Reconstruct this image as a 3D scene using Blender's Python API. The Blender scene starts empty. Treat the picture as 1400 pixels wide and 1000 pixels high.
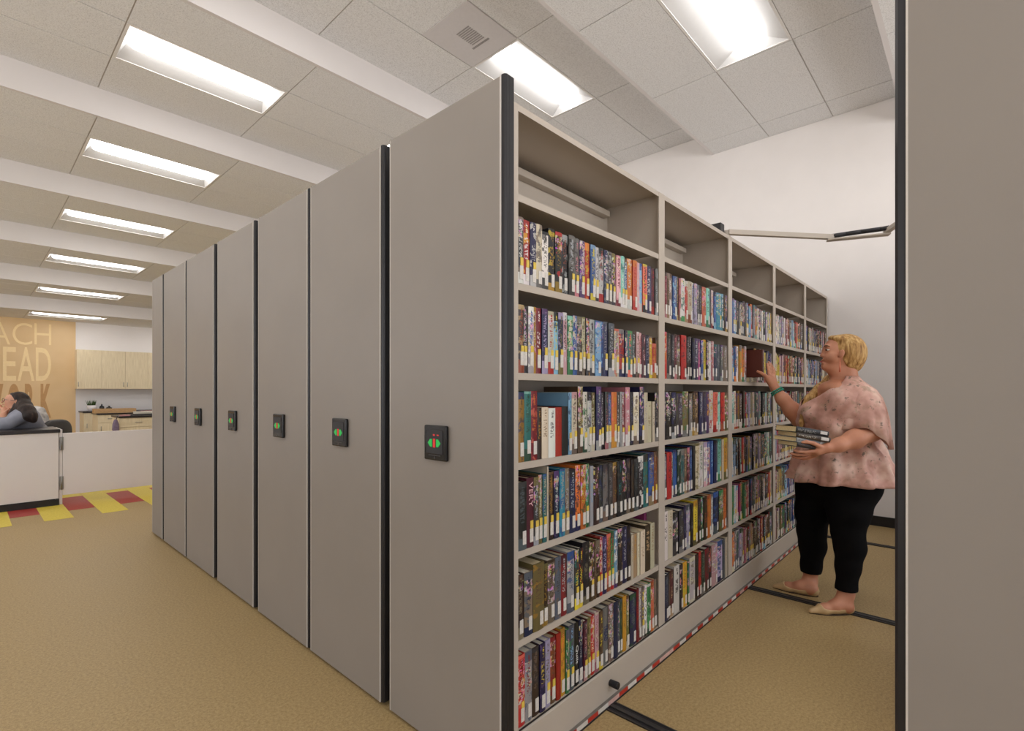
import bpy, bmesh, math, random
import numpy as np
from mathutils import Vector, Matrix
random.seed(7)
SC = bpy.context.scene
COL = SC.collection
CH = 1.30; FPX = 691.0; HY = 535.3; TH = math.radians(42.715)
CT, ST = math.cos(TH), math.sin(TH)

# ---------------------------------------------------------------- camera
cd = bpy.data.cameras.new('camera'); cam = bpy.data.objects.new('camera', cd); COL.objects.link(cam)
cam.location = (0, 0, CH); cam.rotation_euler = (math.pi/2, 0, TH - math.pi/2)
cd.sensor_width = 36; cd.lens = 36*FPX/1400; cd.shift_y = (HY-500)/1400; cd.clip_start = .05; cd.clip_end = 60
SC.camera = cam

# ---------------------------------------------------------------- materials
def lin(c):
    return tuple(((v/255)/12.92 if v/255 <= .04045 else ((v/255+.055)/1.055)**2.4) for v in c)
class NT:
    def __init__(s, name):
        s.m = bpy.data.materials.new(name); s.m.use_nodes = True
        s.t = s.m.node_tree; s.n = s.t.nodes; s.l = s.t.links
        s.b = s.n['Principled BSDF']
    def a(s, kind, **kw):
        n = s.n.new(kind)
        for k, v in kw.items(): setattr(n, k, v)
        return n
    def c(s, o, i): s.l.new(o, i)
    def mix(s, fac, a, b, blend='MIX'):
        n = s.a('ShaderNodeMix', data_type='RGBA', blend_type=blend)
        for sock, v in ((0, fac), (6, a), (7, b)):
            if isinstance(v, (int, float)): n.inputs[sock].default_value = v
            elif isinstance(v, tuple): n.inputs[sock].default_value = v if len(v) == 4 else (*v, 1)
            else: s.c(v, n.inputs[sock])
        return n.outputs[2]
    def math(s, op, a, b=None, clamp=False):
        n = s.a('ShaderNodeMath', operation=op, use_clamp=clamp)
        for i, v in enumerate((a, b)):
            if v is None: continue
            if isinstance(v, (int, float)): n.inputs[i].default_value = v
            else: s.c(v, n.inputs[i])
        return n.outputs[0]
    def noise(s, vec, scale, detail=3, rough=.5):
        n = s.a('ShaderNodeTexNoise'); n.inputs['Scale'].default_value = scale
        n.inputs['Detail'].default_value = detail; n.inputs['Roughness'].default_value = rough
        if vec is not None: s.c(vec, n.inputs['Vector'])
        return n
    def ramp(s, fac, stops):
        n = s.a('ShaderNodeValToRGB'); cr = n.color_ramp
        while len(cr.elements) < len(stops): cr.elements.new(.5)
        for e, (p, c) in zip(cr.elements, stops): e.position = p; e.color = (*c, 1) if len(c) == 3 else c
        s.c(fac, n.inputs[0]); return n.outputs[0]
    def bump(s, h, strength, dist=.002):
        n = s.a('ShaderNodeBump'); n.inputs['Strength'].default_value = strength; n.inputs['Distance'].default_value = dist
        s.c(h, n.inputs['Height']); s.c(n.outputs[0], s.b.inputs['Normal'])
def plain(name, rgb, rough=.5, metal=0, var=.06, scale=30, bump=0, spec=.5, emit=None):
    t = NT(name); col = lin(rgb)
    tc = t.a('ShaderNodeTexCoord'); nz = t.noise(tc.outputs['Object'], scale)
    c2 = tuple(max(0, v*(1-var)) for v in col); c3 = tuple(min(1, v*(1+var)) for v in col)
    t.c(t.ramp(nz.outputs[0], [(.3, c2), (.7, c3)]), t.b.inputs['Base Color'])
    t.b.inputs['Roughness'].default_value = rough; t.b.inputs['Metallic'].default_value = metal
    t.b.inputs['Specular IOR Level'].default_value = spec
    if bump: t.bump(nz.outputs[0], bump)
    if emit:
        t.b.inputs['Emission Color'].default_value = (*lin(emit[0]), 1); t.b.inputs['Emission Strength'].default_value = emit[1]
    return t.m
M = {}
M['panel'] = plain('panel_laminate', (142, 135, 128), .42, var=.03, scale=3, spec=.4)
M['steel'] = plain('painted_steel', (180, 170, 158), .45, var=.02, scale=6, spec=.4)
M['edge'] = plain('panel_edge', (205, 200, 192), .4, var=.02)
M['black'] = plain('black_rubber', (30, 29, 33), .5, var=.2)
M['bumper'] = plain('black_bumper_extrusion', (24, 23, 27), .42, var=.1)
M['gloss_black'] = plain('gloss_black_plastic', (16, 16, 19), .2, var=.1)
M['dark_grey'] = plain('dark_grey_plastic', (48, 46, 46), .4, var=.1)
M['green'] = plain('lit_green', (20, 120, 50), .5, emit=((30, 190, 80), .55))
M['red'] = plain('lit_red', (150, 30, 30), .5, emit=((230, 50, 40), .5))
M['wall'] = plain('painted_wall', (232, 228, 226), .75, var=.015, scale=4, bump=.05)
M['far_wall'] = plain('painted_far_wall', (236, 233, 233), .7, var=.012, scale=3)
M['white_paint'] = plain('white_soffit_paint', (214, 210, 209), .7, var=.012, scale=4)
M['grid'] = plain('ceiling_grid_metal', (186, 181, 175), .5, var=.02)
M['red_tape'] = plain('red_stripe', (176, 42, 32), .45, var=.06)
M['white_tape'] = plain('white_stripe', (206, 202, 196), .45, var=.05)
M['pink_tape'] = plain('worn_pink_stripe', (206, 168, 160), .45, var=.1, scale=60)
M['metal'] = plain('brushed_metal', (150, 148, 144), .35, metal=.8, var=.1)
M['baseboard'] = plain('black_baseboard', (28, 26, 27), .5, var=.15)
M['paper'] = plain('book_paper', (206, 190, 156), .85, var=.12, scale=220)
M['paper_white'] = plain('white_book_paper', (222, 216, 200), .85, var=.1, scale=220)
M['label'] = plain('white_call_label', (206, 202, 196), .55, var=.10, scale=160)
M['ylabel'] = plain('yellow_genre_label', (214, 186, 78), .5, var=.08, scale=90)
M['counter_white'] = plain('white_counter_laminate', (226, 221, 220), .45, var=.015, scale=2)
M['counter_black'] = plain('black_countertop', (34, 28, 28), .35, var=.2, scale=60)
M['fixture'] = plain('fixture_white_enamel', (225, 223, 220), .5, var=.01)
M['leaf'] = plain('leaf_green', (62, 84, 38), .6, var=.3, scale=40)
M['title_pink'] = plain('pink_lettering', (214, 170, 176), .5, var=.02)
M['title_white'] = plain('white_lettering', (214, 214, 212), .5, var=.02)
M['title_blue'] = plain('navy_lettering', (36, 48, 96), .5, var=.02)
M['wing'] = plain('satin_reflector', (196, 195, 194), .5, var=.01)
M['vent'] = plain('vent_enamel', (208, 205, 206), .5, var=.02)
M['vent_dark'] = plain('vent_slot', (150, 146, 145), .6, var=.1)

def wood(name, a, b, sc=(9, 9, .8)):
    t = NT(name); tc = t.a('ShaderNodeTexCoord'); mp = t.a('ShaderNodeMapping'); mp.inputs['Scale'].default_value = sc
    t.c(tc.outputs['Object'], mp.inputs[0]); nz = t.noise(mp.outputs[0], 6, 4, .6)
    t.c(t.ramp(nz.outputs[0], [(.32, lin(a)), (.68, lin(b))]), t.b.inputs['Base Color']); t.b.inputs['Roughness'].default_value = .5
    return t.m
M['maple'] = wood('maple_laminate', (214, 198, 164), (234, 220, 188), (14, 14, .7))
M['oak'] = wood('oak_board', (176, 138, 92), (200, 164, 118), (3, 20, 20))

def floor_mat():
    t = NT('tan_flecked_vinyl'); tc = t.a('ShaderNodeTexCoord'); o = tc.outputs['Object']
    n1 = t.noise(o, 90, 4, .65); n2 = t.noise(o, 260, 2, .5); n3 = t.noise(o, 1.3, 3, .5)
    a = t.ramp(n1.outputs[0], [(.34, lin(FLO[0])), (.5, lin(FLO[1])), (.66, lin(FLO[2]))])
    b = t.ramp(n2.outputs[0], [(.35, lin(FLO[0])), (.65, lin(FLO[2]))])
    m = t.mix(.4, a, b)
    m = t.mix(t.math('MULTIPLY', n3.outputs[0], .25), m, lin(FLO[3]))
    br = t.a('ShaderNodeTexBrick'); t.c(o, br.inputs['Vector']); br.offset = 0
    br.inputs['Scale'].default_value = 1; br.inputs['Brick Width'].default_value = .91; br.inputs['Row Height'].default_value = .91
    br.inputs['Mortar Size'].default_value = .0012; br.inputs['Mortar Smooth'].default_value = .4
    m = t.mix(t.math('MULTIPLY', br.outputs['Fac'], .3), m, lin(FLO[0]))
    t.c(m, t.b.inputs['Base Color']); t.b.inputs['Roughness'].default_value = .48; t.b.inputs['Specular IOR Level'].default_value = .35
    t.bump(n1.outputs[0], .12, .001)
    return t.m
FLO = [(132, 108, 69), (168, 143, 97), (190, 167, 122), (182, 157, 111)]
M['floor'] = floor_mat()
def tilecol(name, a, b):
    t = NT(name); tc = t.a('ShaderNodeTexCoord'); n1 = t.noise(tc.outputs['Object'], 60, 4, .65)
    t.c(t.ramp(n1.outputs[0], [(.35, lin(a)), (.65, lin(b))]), t.b.inputs['Base Color']); t.b.inputs['Roughness'].default_value = .5
    return t.m
M['tile_red'] = tilecol('red_vinyl_plank', (150, 38, 34), (172, 56, 48))
M['tile_yellow'] = tilecol('yellow_vinyl_plank', (206, 184, 52), (224, 204, 84))
def ceil_mat():
    t = NT('mineral_ceiling_tile'); tc = t.a('ShaderNodeTexCoord'); o = tc.outputs['Object']
    n1 = t.noise(o, 120, 3, .7); n2 = t.noise(o, 1.1, 2, .5)
    a = t.ramp(n1.outputs[0], [(.33, lin((196, 195, 194))), (.5, lin((226, 226, 226))), (.7, lin((235, 235, 235)))])
    t.c(t.mix(t.math('MULTIPLY', n2.outputs[0], .15), a, lin((212, 213, 215))), t.b.inputs['Base Color'])
    t.b.inputs['Roughness'].default_value = .9; t.b.inputs['Specular IOR Level'].default_value = .1
    t.bump(n1.outputs[0], .35, .002)
    return t.m
M['tile'] = ceil_mat()
def lens_mat():
    t = NT('lamp_diffuser'); t.b.inputs['Base Color'].default_value = (.9, .9, .9, 1)
    t.b.inputs['Emission Color'].default_value = (1, .985, .975, 1); t.b.inputs['Emission Strength'].default_value = LAMP
    return t.m
LAMP = 9.0; WORLD = 5.9
M['lens'] = lens_mat()
def mural_mat():
    t = NT('mural_tan'); tc = t.a('ShaderNodeTexCoord'); n = t.noise(tc.outputs['Object'], .8, 3, .6)
    t.c(t.ramp(n.outputs[0], [(.3, lin((216, 184, 136))), (.7, lin((232, 204, 162)))]), t.b.inputs['Base Color']); t.b.inputs['Roughness'].default_value = .7
    return t.m
M['mural'] = mural_mat()
M['mural_light'] = plain('mural_light_lettering', (244, 220, 172), .7, var=.03)
M['mural_dark'] = plain('mural_brown_lettering', (192, 150, 102), .7, var=.05)

def spine_mat(board):
    t = NT('book_cover_board' if board else 'book_spine_print')
    def att(n): 
        x = t.a('ShaderNodeAttribute'); x.attribute_name = n; return x
    c1, c2, c3, sd = att('c1'), att('c2'), att('c3'), att('sd')
    if board:
        t.c(c1.outputs['Color'], t.b.inputs['Base Color'])
    else:
        uv = t.a('ShaderNodeUVMap'); sp = t.a('ShaderNodeSeparateXYZ'); t.c(uv.outputs[0], sp.inputs[0])
        u, v = sp.outputs[0], sp.outputs[1]
        S = sd.outputs['Fac']
        def coords(ku, kv, off):
            cb = t.a('ShaderNodeCombineXYZ'); t.c(t.math('MULTIPLY', u, ku), cb.inputs[0]); t.c(t.math('MULTIPLY', v, kv), cb.inputs[1]); t.c(t.math('ADD', S, off), cb.inputs[2]); return cb.outputs[0]
        fr = t.math('FRACT', t.math('MULTIPLY', S, 3.7)); fr2 = t.math('FRACT', t.math('MULTIPLY', S, 11.3)); fr3 = t.math('FRACT', t.math('MULTIPLY', S, 7.1))
        gt = lambda x, y: t.math('GREATER_THAN', x, y)
        lt = lambda x, y: t.math('LESS_THAN', x, y)
        mul = lambda x, y: t.math('MULTIPLY', x, y)
        # printed artwork: patches of the second colour, on some books a many-coloured picture
        n1 = t.noise(coords(1.3, 7, 0), 1.0, 3, .6)
        base = t.mix(mul(mul(gt(n1.outputs[0], .57), .8), gt(S, 0)), c1.outputs['Color'], c2.outputs['Color'])
        n4 = t.noise(coords(2.2, 12, 90), 1.0, 2, .6)
        pic = t.a('ShaderNodeHueSaturation'); pic.inputs['Saturation'].default_value = 1.9; pic.inputs['Value'].default_value = 1.15; t.c(n4.outputs['Color'], pic.inputs['Color'])
        zone = mul(mul(gt(v, t.math('ADD', .3, mul(fr2, .5))), gt(fr3, .62)), gt(n4.outputs[0], .52))
        base = t.mix(mul(mul(zone, .65), gt(S, 0)), base, pic.outputs[0])
        band = mul(gt(v, t.math('ADD', .74, mul(fr, .24))), gt(fr, .45)); base = t.mix(mul(band, gt(S, 0)), base, c2.outputs['Color'])
        foot = mul(lt(v, t.math('ADD', .04, mul(fr2, .16))), gt(fr2, .5)); base = t.mix(mul(foot, gt(S, 0)), base, c3.outputs['Color'])
        # rows of lettering running down the spine
        n2 = t.noise(coords(3.2, 42, 40), 1.0, 1, .5)
        inu = mul(gt(u, .22), lt(u, .72)); inv = mul(gt(v, .40), lt(v, t.math('ADD', .62, mul(fr, .33))))
        base = t.mix(mul(mul(mul(inu, inv), gt(n2.outputs[0], .53)), .85), base, c3.outputs['Color'])
        inu2 = mul(gt(u, .38), lt(u, .68)); inv2 = mul(gt(v, .80), lt(v, .95)); n3 = t.noise(coords(3, 60, 60), 1.0, 1, .5)
        base = t.mix(mul(mul(inu2, inv2), gt(n3.outputs[0], .5)), base, c3.outputs['Color'])
        t.c(base, t.b.inputs['Base Color'])
    t.b.inputs['Roughness'].default_value = .38; t.b.inputs['Specular IOR Level'].default_value = .4
    return t.m
M['spine'] = spine_mat(False); M['board'] = spine_mat(True)

# ---------------------------------------------------------------- mesh helpers
class MB:
    def __init__(s): s.v = []; s.f = []; s.mi = []; s.sm = []
    def add(s, vs, fs, mi=0, smooth=False):
        o = len(s.v); s.v += [tuple(p) for p in vs]
        for f in fs: s.f.append(tuple(i+o for i in f)); s.mi.append(mi); s.sm.append(smooth)
        return s
    def box(s, x0, x1, y0, y1, z0, z1, mi=0):
        v = [(x, y, z) for z in (z0, z1) for y in (y0, y1) for x in (x0, x1)]
        return s.add(v, [(0, 2, 3, 1), (4, 5, 7, 6), (0, 1, 5, 4), (2, 6, 7, 3), (0, 4, 6, 2), (1, 3, 7, 5)], mi)
    def prism(s, poly, z0, z1, mi=0, smooth=False):     # poly ccw in xy
        n = len(poly); v = [(x, y, z0) for x, y in poly]+[(x, y, z1) for x, y in poly]
        s.add(v, [tuple(range(n))[::-1], tuple(range(n, 2*n))], mi)
        o = len(s.v)-2*n
        for i in range(n):
            j = (i+1) % n; s.f.append((o+i, o+j, o+n+j, o+n+i)); s.mi.append(mi); s.sm.append(smooth)
        return s
    def extr(s, prof, axis, a, b, mi=0, smooth=False):  # prof 2d in the other two axes, extruded along axis
        n = len(prof)
        def P(p, t):
            return {'x': (t, p[0], p[1]), 'y': (p[0], t, p[1]), 'z': (p[0], p[1], t)}[axis]
        v = [P(p, a) for p in prof]+[P(p, b) for p in prof]
        fs = [tuple(range(n))[::-1], tuple(range(n, 2*n))]+[(i, (i+1) % n, n+(i+1) % n, n+i) for i in range(n)]
        return s.add(v, fs, mi, smooth)
    def cyl(s, p0, p1, r0, r1=None, n=16, mi=0, caps=True):
        r1 = r0 if r1 is None else r1
        p0, p1 = Vector(p0), Vector(p1); d = (p1-p0).normalized(); a = d.orthogonal().normalized(); b = d.cross(a)
        v = [p0+(a*math.cos(2*math.pi*i/n)+b*math.sin(2*math.pi*i/n))*r0 for i in range(n)]+[p1+(a*math.cos(2*math.pi*i/n)+b*math.sin(2*math.pi*i/n))*r1 for i in range(n)]
        s.add(v, [(i, (i+1) % n, n+(i+1) % n, n+i) for i in range(n)], mi, True)
        if caps: 
            o = len(s.v)-2*n; s.f += [tuple(o+i for i in range(n))[::-1], tuple(o+n+i for i in range(n))]; s.mi += [mi]*2; s.sm += [False]*2
        return s
    def lathe(s, prof, c=(0, 0, 0), n=24, mi=0):
        v = []; 
        for r, z in prof: v += [(c[0]+r*math.cos(2*math.pi*i/n), c[1]+r*math.sin(2*math.pi*i/n), c[2]+z) for i in range(n)]
        return s.add(v, [(k*n+i, k*n+(i+1) % n, (k+1)*n+(i+1) % n, (k+1)*n+i) for k in range(len(prof)-1) for i in range(n)], mi, True)
    def ball(s, c, r, n=12, mi=0):
        rx, ry, rz = r if isinstance(r, tuple) else (r, r, r); v = []; m = n//2
        for k in range(m+1):
            t = math.pi*k/m
            v += [(c[0]+rx*math.sin(t)*math.cos(2*math.pi*i/n), c[1]+ry*math.sin(t)*math.sin(2*math.pi*i/n), c[2]+rz*math.cos(t)) for i in range(n)]
        return s.add(v, [(k*n+i, (k+1)*n+i, (k+1)*n+(i+1) % n, k*n+(i+1) % n) for k in range(m) for i in range(n)], mi, True)
    def mesh(s, name, mats):
        me = bpy.data.meshes.new(name); me.from_pydata(s.v, [], s.f)
        for m in (mats if isinstance(mats, (list, tuple)) else [mats]): me.materials.append(m)
        me.polygons.foreach_set('material_index', s.mi); me.polygons.foreach_set('use_smooth', s.sm); me.update()
        return me
    def build(s, name, mats, parent=None, loc=None, rot=None, bevel=0, fixn=False):
        me = s.mesh(name, mats)
        if fixn:
            bm = bmesh.new(); bm.from_mesh(me); bmesh.ops.remove_doubles(bm, verts=bm.verts, dist=1e-6); bmesh.ops.recalc_face_normals(bm, faces=bm.faces); bm.to_mesh(me); bm.free()
        return link(name, me, parent, loc, rot, bevel)
def link(name, me, parent=None, loc=None, rot=None, bevel=0):
    o = bpy.data.objects.new(name, me); COL.objects.link(o)
    if parent: o.parent = parent
    if loc is not None: o.location = loc
    if rot is not None: o.rotation_euler = rot
    if bevel:
        b = o.modifiers.new('bevel', 'BEVEL'); b.width = bevel; b.segments = 2; b.limit_method = 'ANGLE'; b.angle_limit = math.radians(50)
    return o
def tag(o, label, cat, group=None):
    o['label'] = label; o['category'] = cat
    if group: o['group'] = group
    return o
def thing(name, label, cat, loc=(0, 0, 0), rz=0, group=None):
    o = bpy.data.objects.new(name, None); COL.objects.link(o); o.location = loc; o.rotation_euler = (0, 0, rz); o.empty_display_size = .1
    return tag(o, label, cat, group)
def struct(o): o['kind'] = 'structure'; return o
def text_mesh(s, bold=0):
    cu = bpy.data.curves.new('t', 'FONT'); cu.body = s; cu.extrude = .5; cu.offset = bold; cu.resolution_u = 5
    o = bpy.data.objects.new('t', cu); COL.objects.link(o); bpy.context.view_layer.update()
    me = bpy.data.meshes.new_from_object(o.evaluated_get(bpy.context.evaluated_depsgraph_get())); bpy.data.objects.remove(o); bpy.data.curves.remove(cu)
    co = np.empty(len(me.vertices)*3); me.vertices.foreach_get('co', co); co = co.reshape(-1, 3)
    lo, hi = co.min(0), co.max(0); co = (co-lo)/(hi-lo)
    return me, co
def fit_text(name, s, org, ex, ey, ez, mat, parent=None, bold=0):   # letters fill the box org + ex (across) + ey (up), thickness ez
    me, co = text_mesh(s, bold); org, ex, ey, ez = map(np.array, (org, ex, ey, ez))
    w = org+co[:, :1]*ex+co[:, 1:2]*ey+co[:, 2:3]*ez
    me.vertices.foreach_set('co', w.astype(np.float32).ravel()); me.materials.clear(); me.materials.append(mat); me.update(); me.name = name
    return link(name, me, parent)

# ---------------------------------------------------------------- the room
XW = 5.985; XL = -5.2; YN = -3.6; YF = 14.75
struct(MB().box(XL, XW, YN, YF, -.1, 0).build('floor', M['floor']))
SEC = [(-3.6, -3.09, 3.59), (-3.09, -1.29, 3.59), (-1.29, .51, 3.84), (.51, 2.31, 4.09), (2.31, 4.15, 4.345), (4.15, 5.95, 4.09), (5.95, 7.80, 3.835), (7.80, 9.60, 3.59), (9.60, 11.35, 3.336), (11.35, 13.12, 3.083), (13.12, 14.75, 2.837)]
LX = [(-1.60, -.42), (.855, 2.025), (3.255, 4.425)]
XS = [-5.2, -5.17, -3.97, -2.77, -1.57-.03, -.40, .83, 2.05, 3.23, 4.45, 5.63, 5.985]
LIGHT_Y = {3: (1.105, 1.665), 4: (2.94, 3.475), 5: (4.75, 5.29), 6: (6.53, 7.07), 7: (8.42, 8.97), 8: (10.11, 10.67), 9: (11.78, 12.34), 10: (13.47, 14.05), 2: (-.69, -.14), 1: (-2.49, -1.94)}
def ceiling_section(i):
    y0, y1, z = SEC[i]
    if i in LIGHT_Y:
        a, b = LIGHT_Y[i]; a -= .02; b += .02; ys = [y0, a, b, y1]
    else: ys = [y0, y1]
    t = MB(); gap = .005
    hole = {(1, k) for k in (4, 6, 8)} if i in LIGHT_Y else set()
    for r in range(len(ys)-1):
        for k in range(len(XS)-1):
            if (r, k) in hole: continue
            if i == 4 and (r, k) == (1, 7):              # vent takes the half of this tile next to the lamp
                t.box(XS[k]+gap, 2.648, ys[r]+gap, ys[r+1]-gap, z, z+.02); continue
            t.box(XS[k]+gap, XS[k+1]-gap, ys[r]+(gap if r else 0), ys[r+1]-(gap if r < len(ys)-2 else 0), z, z+.02)
    for x in XS[1:-1]: t.box(x-.012, x+.012, y0, y1, z+.006, z+.03, 1)
    for y in ys: t.box(XL, XW, max(y-.012, y0), min(y+.012, y1), z+.007, z+.03, 1)
    for r in range(len(ys)-1):                          # plenum slab above, left open over the recessed lamps
        for k in range(len(XS)-1):
            t.box(XS[k], XS[k+1], ys[r], ys[r+1], z+.17, z+.2, 1)
    struct(t.build('ceiling', [M['tile'], M['grid']]))
for i in range(len(SEC)): ceiling_section(i)
n = 1
for i in range(1, len(SEC)):                             # vertical faces where the ceiling steps
    za, zb = SEC[i-1][2], SEC[i][2]; y = SEC[i][0]
    if za == zb: continue
    lo, hi = min(za, zb), max(za, zb)
    ya, yb = (y-.005, y+.03) if zb < za else (y-.03, y+.005)
    struct(MB().box(XL, XW, ya, yb, lo-.001, hi+.2).build('trim_%d' % n, M['white_paint'])); n += 1
struct(MB().box(XW, XW+.12, YN, YF, 0, 4.6).build('wall_right', M['wall']))
WIN = 1
def fill_windows(along, fixed, spans, z0, z1, nm):            # unseen wall, its window openings added to brighten ceiling and panels
    global WIN
    lo, hi = (XL, XW) if along == 'x' else (YN, YF); w = MB(); f0, f1 = sorted((fixed, fixed-.12))
    def bx(m, a, b, za, zb, g0=f0, g1=f1, mi=0):
        m.box(a, b, g0, g1, za, zb, mi) if along == 'x' else m.box(g0, g1, a, b, za, zb, mi)
    bx(w, lo, hi, 0, z0); bx(w, lo, hi, z1, 4.6); c = lo
    for a, b in spans: bx(w, c, a, z0, z1); c = b
    bx(w, c, hi, z0, z1); struct(w.build(nm, M['wall']))
    for a, b in spans:
        g = MB(); t = .05; h0, h1 = f0+.03, f0+.08
        for p in ((a, b, z0, z0+t), (a, b, z1-t, z1), (a, a+t, z0, z1), (b-t, b, z0, z1), ((a+b)/2-t/2, (a+b)/2+t/2, z0, z1)): bx(g, *p, h0, h1)
        struct(g.build('window_%d' % WIN, M['dark_grey'])); WIN += 1
fill_windows('x', YN, [(-4.8, -2.4), (-2.1, .3), (.6, 3.0), (3.3, 5.7)], .9, 3.2, 'wall_near')
fill_windows('y', XL, [(1.8, 4.4), (4.7, 7.3), (7.6, 10.2), (10.5, 13.1)], .9, 2.95, 'wall_left')
def portal(loc, rot, sx, sy):
    l = bpy.data.lights.new('window_portal', 'AREA'); l.shape = 'RECTANGLE'; l.size = sx; l.size_y = sy; l.cycles.is_portal = True
    o = bpy.data.objects.new('window_portal', l); COL.objects.link(o); o.location = loc; o.rotation_euler = rot  # guides sampling of the fill light through the added openings
portal((.45, YN-.06, 2.05), (math.pi/2, 0, 0), 10.5, 2.3)
portal((XL-.06, 7.45, 1.95), (math.pi/2, 0, -math.pi/2), 11.3, 2.05)
struct(MB().box(1.675, XW, YF, YF+.12, 0, 3.2).build('wall_far', M['far_wall']))
mw = MB().box(XL, 1.675, YF-.004, YF+.12, 0, 3.2).build('wall_mural', M['mural']); struct(mw)
struct(MB().box(XW-.012, XW, YN, YF, 0, .095).build('baseboard_right', M['baseboard']))
struct(MB().box(XL, XW, YN, YN+.012, 0, .095).build('baseboard_near', M['baseboard']))
struct(MB().box(XL, 1.6, YF-.018, YF-.004, 0, .095).build('baseboard_far', M['baseboard']))
for ch, x0, x1, z0, z1, row in [('A', .347, .642, 2.27, 2.72, 0), ('C', .675, .973, 2.28, 2.735, 0), ('H', 1.007, 1.272, 2.30, 2.748, 0), ('E', .535, .729, 1.52, 2.22, 1), ('A', .751, 1.007, 1.52, 2.23, 1), ('D', 1.029, 1.268, 1.525, 2.232, 1), ('W', .2, .541, .74, 1.455, 2), ('O', .607, .783, .74, 1.46, 2), ('R', .861, 1.015, .735, 1.46, 2), ('K', 1.103, 1.27, .725, 1.462, 2)]:
    o = fit_text('mural_letter', ch, (x0, YF-.0075, z0), (x1-x0, 0, 0), (0, 0, z1-z0), (0, .003, 0), M['mural_dark' if row == 2 else 'mural_light'], None, (-.010, .006, .05)[row])
    o.parent = mw
# bright flooring planks set as a band in front of the counter
k = 0
for c in range(-14, 22):
    x0 = .312+c*.2275; x1 = x0+.2275
    if x0 > 5.7 or x0 < XL+.1: continue
    if c % 2 == 0: segs = [(7.275, 8.19, 'tile_red'), (8.19, 9.10, 'tile_yellow')]
    else: segs = [(6.85, 7.76, 'tile_yellow'), (7.76, 8.67, 'tile_yellow')]
    for a, b, m in segs:
        k += 1; struct(MB().box(x0+.001, x1-.001, a+.001, b-.001, 0, .0015).build('floor_plank', M[m]))

# ---------------------------------------------------------------- lamps
def make_light(i, y0, y1, x0, x1, z, label):
    w = (y1-y0)/2; cy = (y0+y1)/2; cx = (x0+x1)/2; L = (x1-x0)/2
    o = thing('ceiling_light', label, 'ceiling light', (cx, cy, z), 0, 'recessed ceiling lights')
    h = MB(); t = .012                                   # frame flange, flush with the grid
    h.box(-L-.02, L+.02, -w-.02, -w, -.002, .006).box(-L-.02, L+.02, w, w+.02, -.002, .006).box(-L-.02, -L, -w, w, -.002, .006).box(L, L+.02, -w, w, -.002, .006)
    h.box(-L-.02, L+.02, -w-.02, w+.02, .12, .13)
    h.box(-L-.02, -L-.012, -w-.02, w+.02, .006, .12).box(L+.012, L+.02, -w-.02, w+.02, .006, .12).box(-L-.02, L+.02, -w-.02, -w-.012, .006, .12).box(-L-.02, L+.02, w+.012, w+.02, .006, .12)
    h.build('frame', M['fixture'], o)
    for s in (-1, 1):                                    # sloping white reflector wings
        a = MB(); e = L-.06
        v = [(-L, s*w, .002), (L, s*w, .002), (L-.05, s*.115, .075), (-L+.05, s*.115, .075), (-L, s*w, .008), (L, s*w, .008), (L-.05, s*.115, .081), (-L+.05, s*.115, .081)]
        f = [(0, 1, 2, 3), (4, 7, 6, 5), (0, 4, 5, 1), (1, 5, 6, 2), (2, 6, 7, 3), (3, 7, 4, 0)]
        a.add(v, f); a.build('reflector_wing', M['wing'], o, fixn=True)
    for s in (-1, 1):
        v = [(s*L, -w, .002), (s*L, w, .002), (s*(L-.05), .115, .075), (s*(L-.05), -.115, .075)]
        MB().add(v, [(0, 1, 2, 3)]).build('end_plate', M['wing'], o)
    d = MB(); prof = [(math.cos(a)*.115, .075-math.sin(a)*.072) for a in np.linspace(0, math.pi, 13)]
    v = []; xs = [-L+.05, -L+.058, -L+.085, L-.085, L-.058, L-.05]; sc = [.55, .85, 1, 1, .85, .55]
    for x, k in zip(xs, sc): v += [(x, p*k, .075-(.075-q)*k) for p, q in prof]
    m = len(prof); f = [(k*m+j, k*m+j+1, (k+1)*m+j+1, (k+1)*m+j) for k in range(5) for j in range(m-1)]+[tuple(range(m))[::-1], tuple(range(5*m, 6*m))]
    d.add(v, f, 0, True); d.build('diffuser', M['lens'], o, fixn=True)
place = {3: 'in the ceiling bay over the open aisle, beside the right wall', 4: 'in the highest ceiling bay, next to the square air vent'}
rows = {5: 'nearest and largest in the left row', 6: 'second nearest in the left row', 7: 'third in the left row', 8: 'fourth in the left row', 9: 'fifth in the left row', 10: 'farthest in the left row, before the tan mural'}
for i, (a, b) in LIGHT_Y.items():
    for c, (x0, x1) in enumerate(LX):
        if i in (1, 2) and c == 2: pass
        if c == 0 and i > 8: continue
        if c == 1 and i > 4: lab = 'long white recessed ceiling light, '+rows[i]
        elif c == 2 and i in place: lab = 'white recessed ceiling light '+place[i]
        elif c == 2 and i == 5: lab = 'ceiling light glimpsed through the gap between the two nearest shelving end panels'
        else: lab = 'recessed ceiling light outside the view'
        make_light(i, a, b, x0, x1, SEC[i][2], lab)
# square air vent beside the lamp
v = thing('air_vent', 'square grey ceiling air vent with a patch of slots, beside a bright ceiling light', 'air vent', (2.94, 3.2075, 4.345))
MB().box(-.29, .29, -.282, .282, -.004, .01).build('face_plate', M['vent'], v, bevel=.002)
for k in range(9):
    s = MB().box(-.10+k*.022, -.09+k*.022, -.09+.0*k, .06, -.0065, -.003); s.build('slot', M['vent_dark'], v)
MB().box(.11, .13, -.11, .09, -.0065, -.003).build('lever_slot', M['vent_dark'], v)

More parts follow.
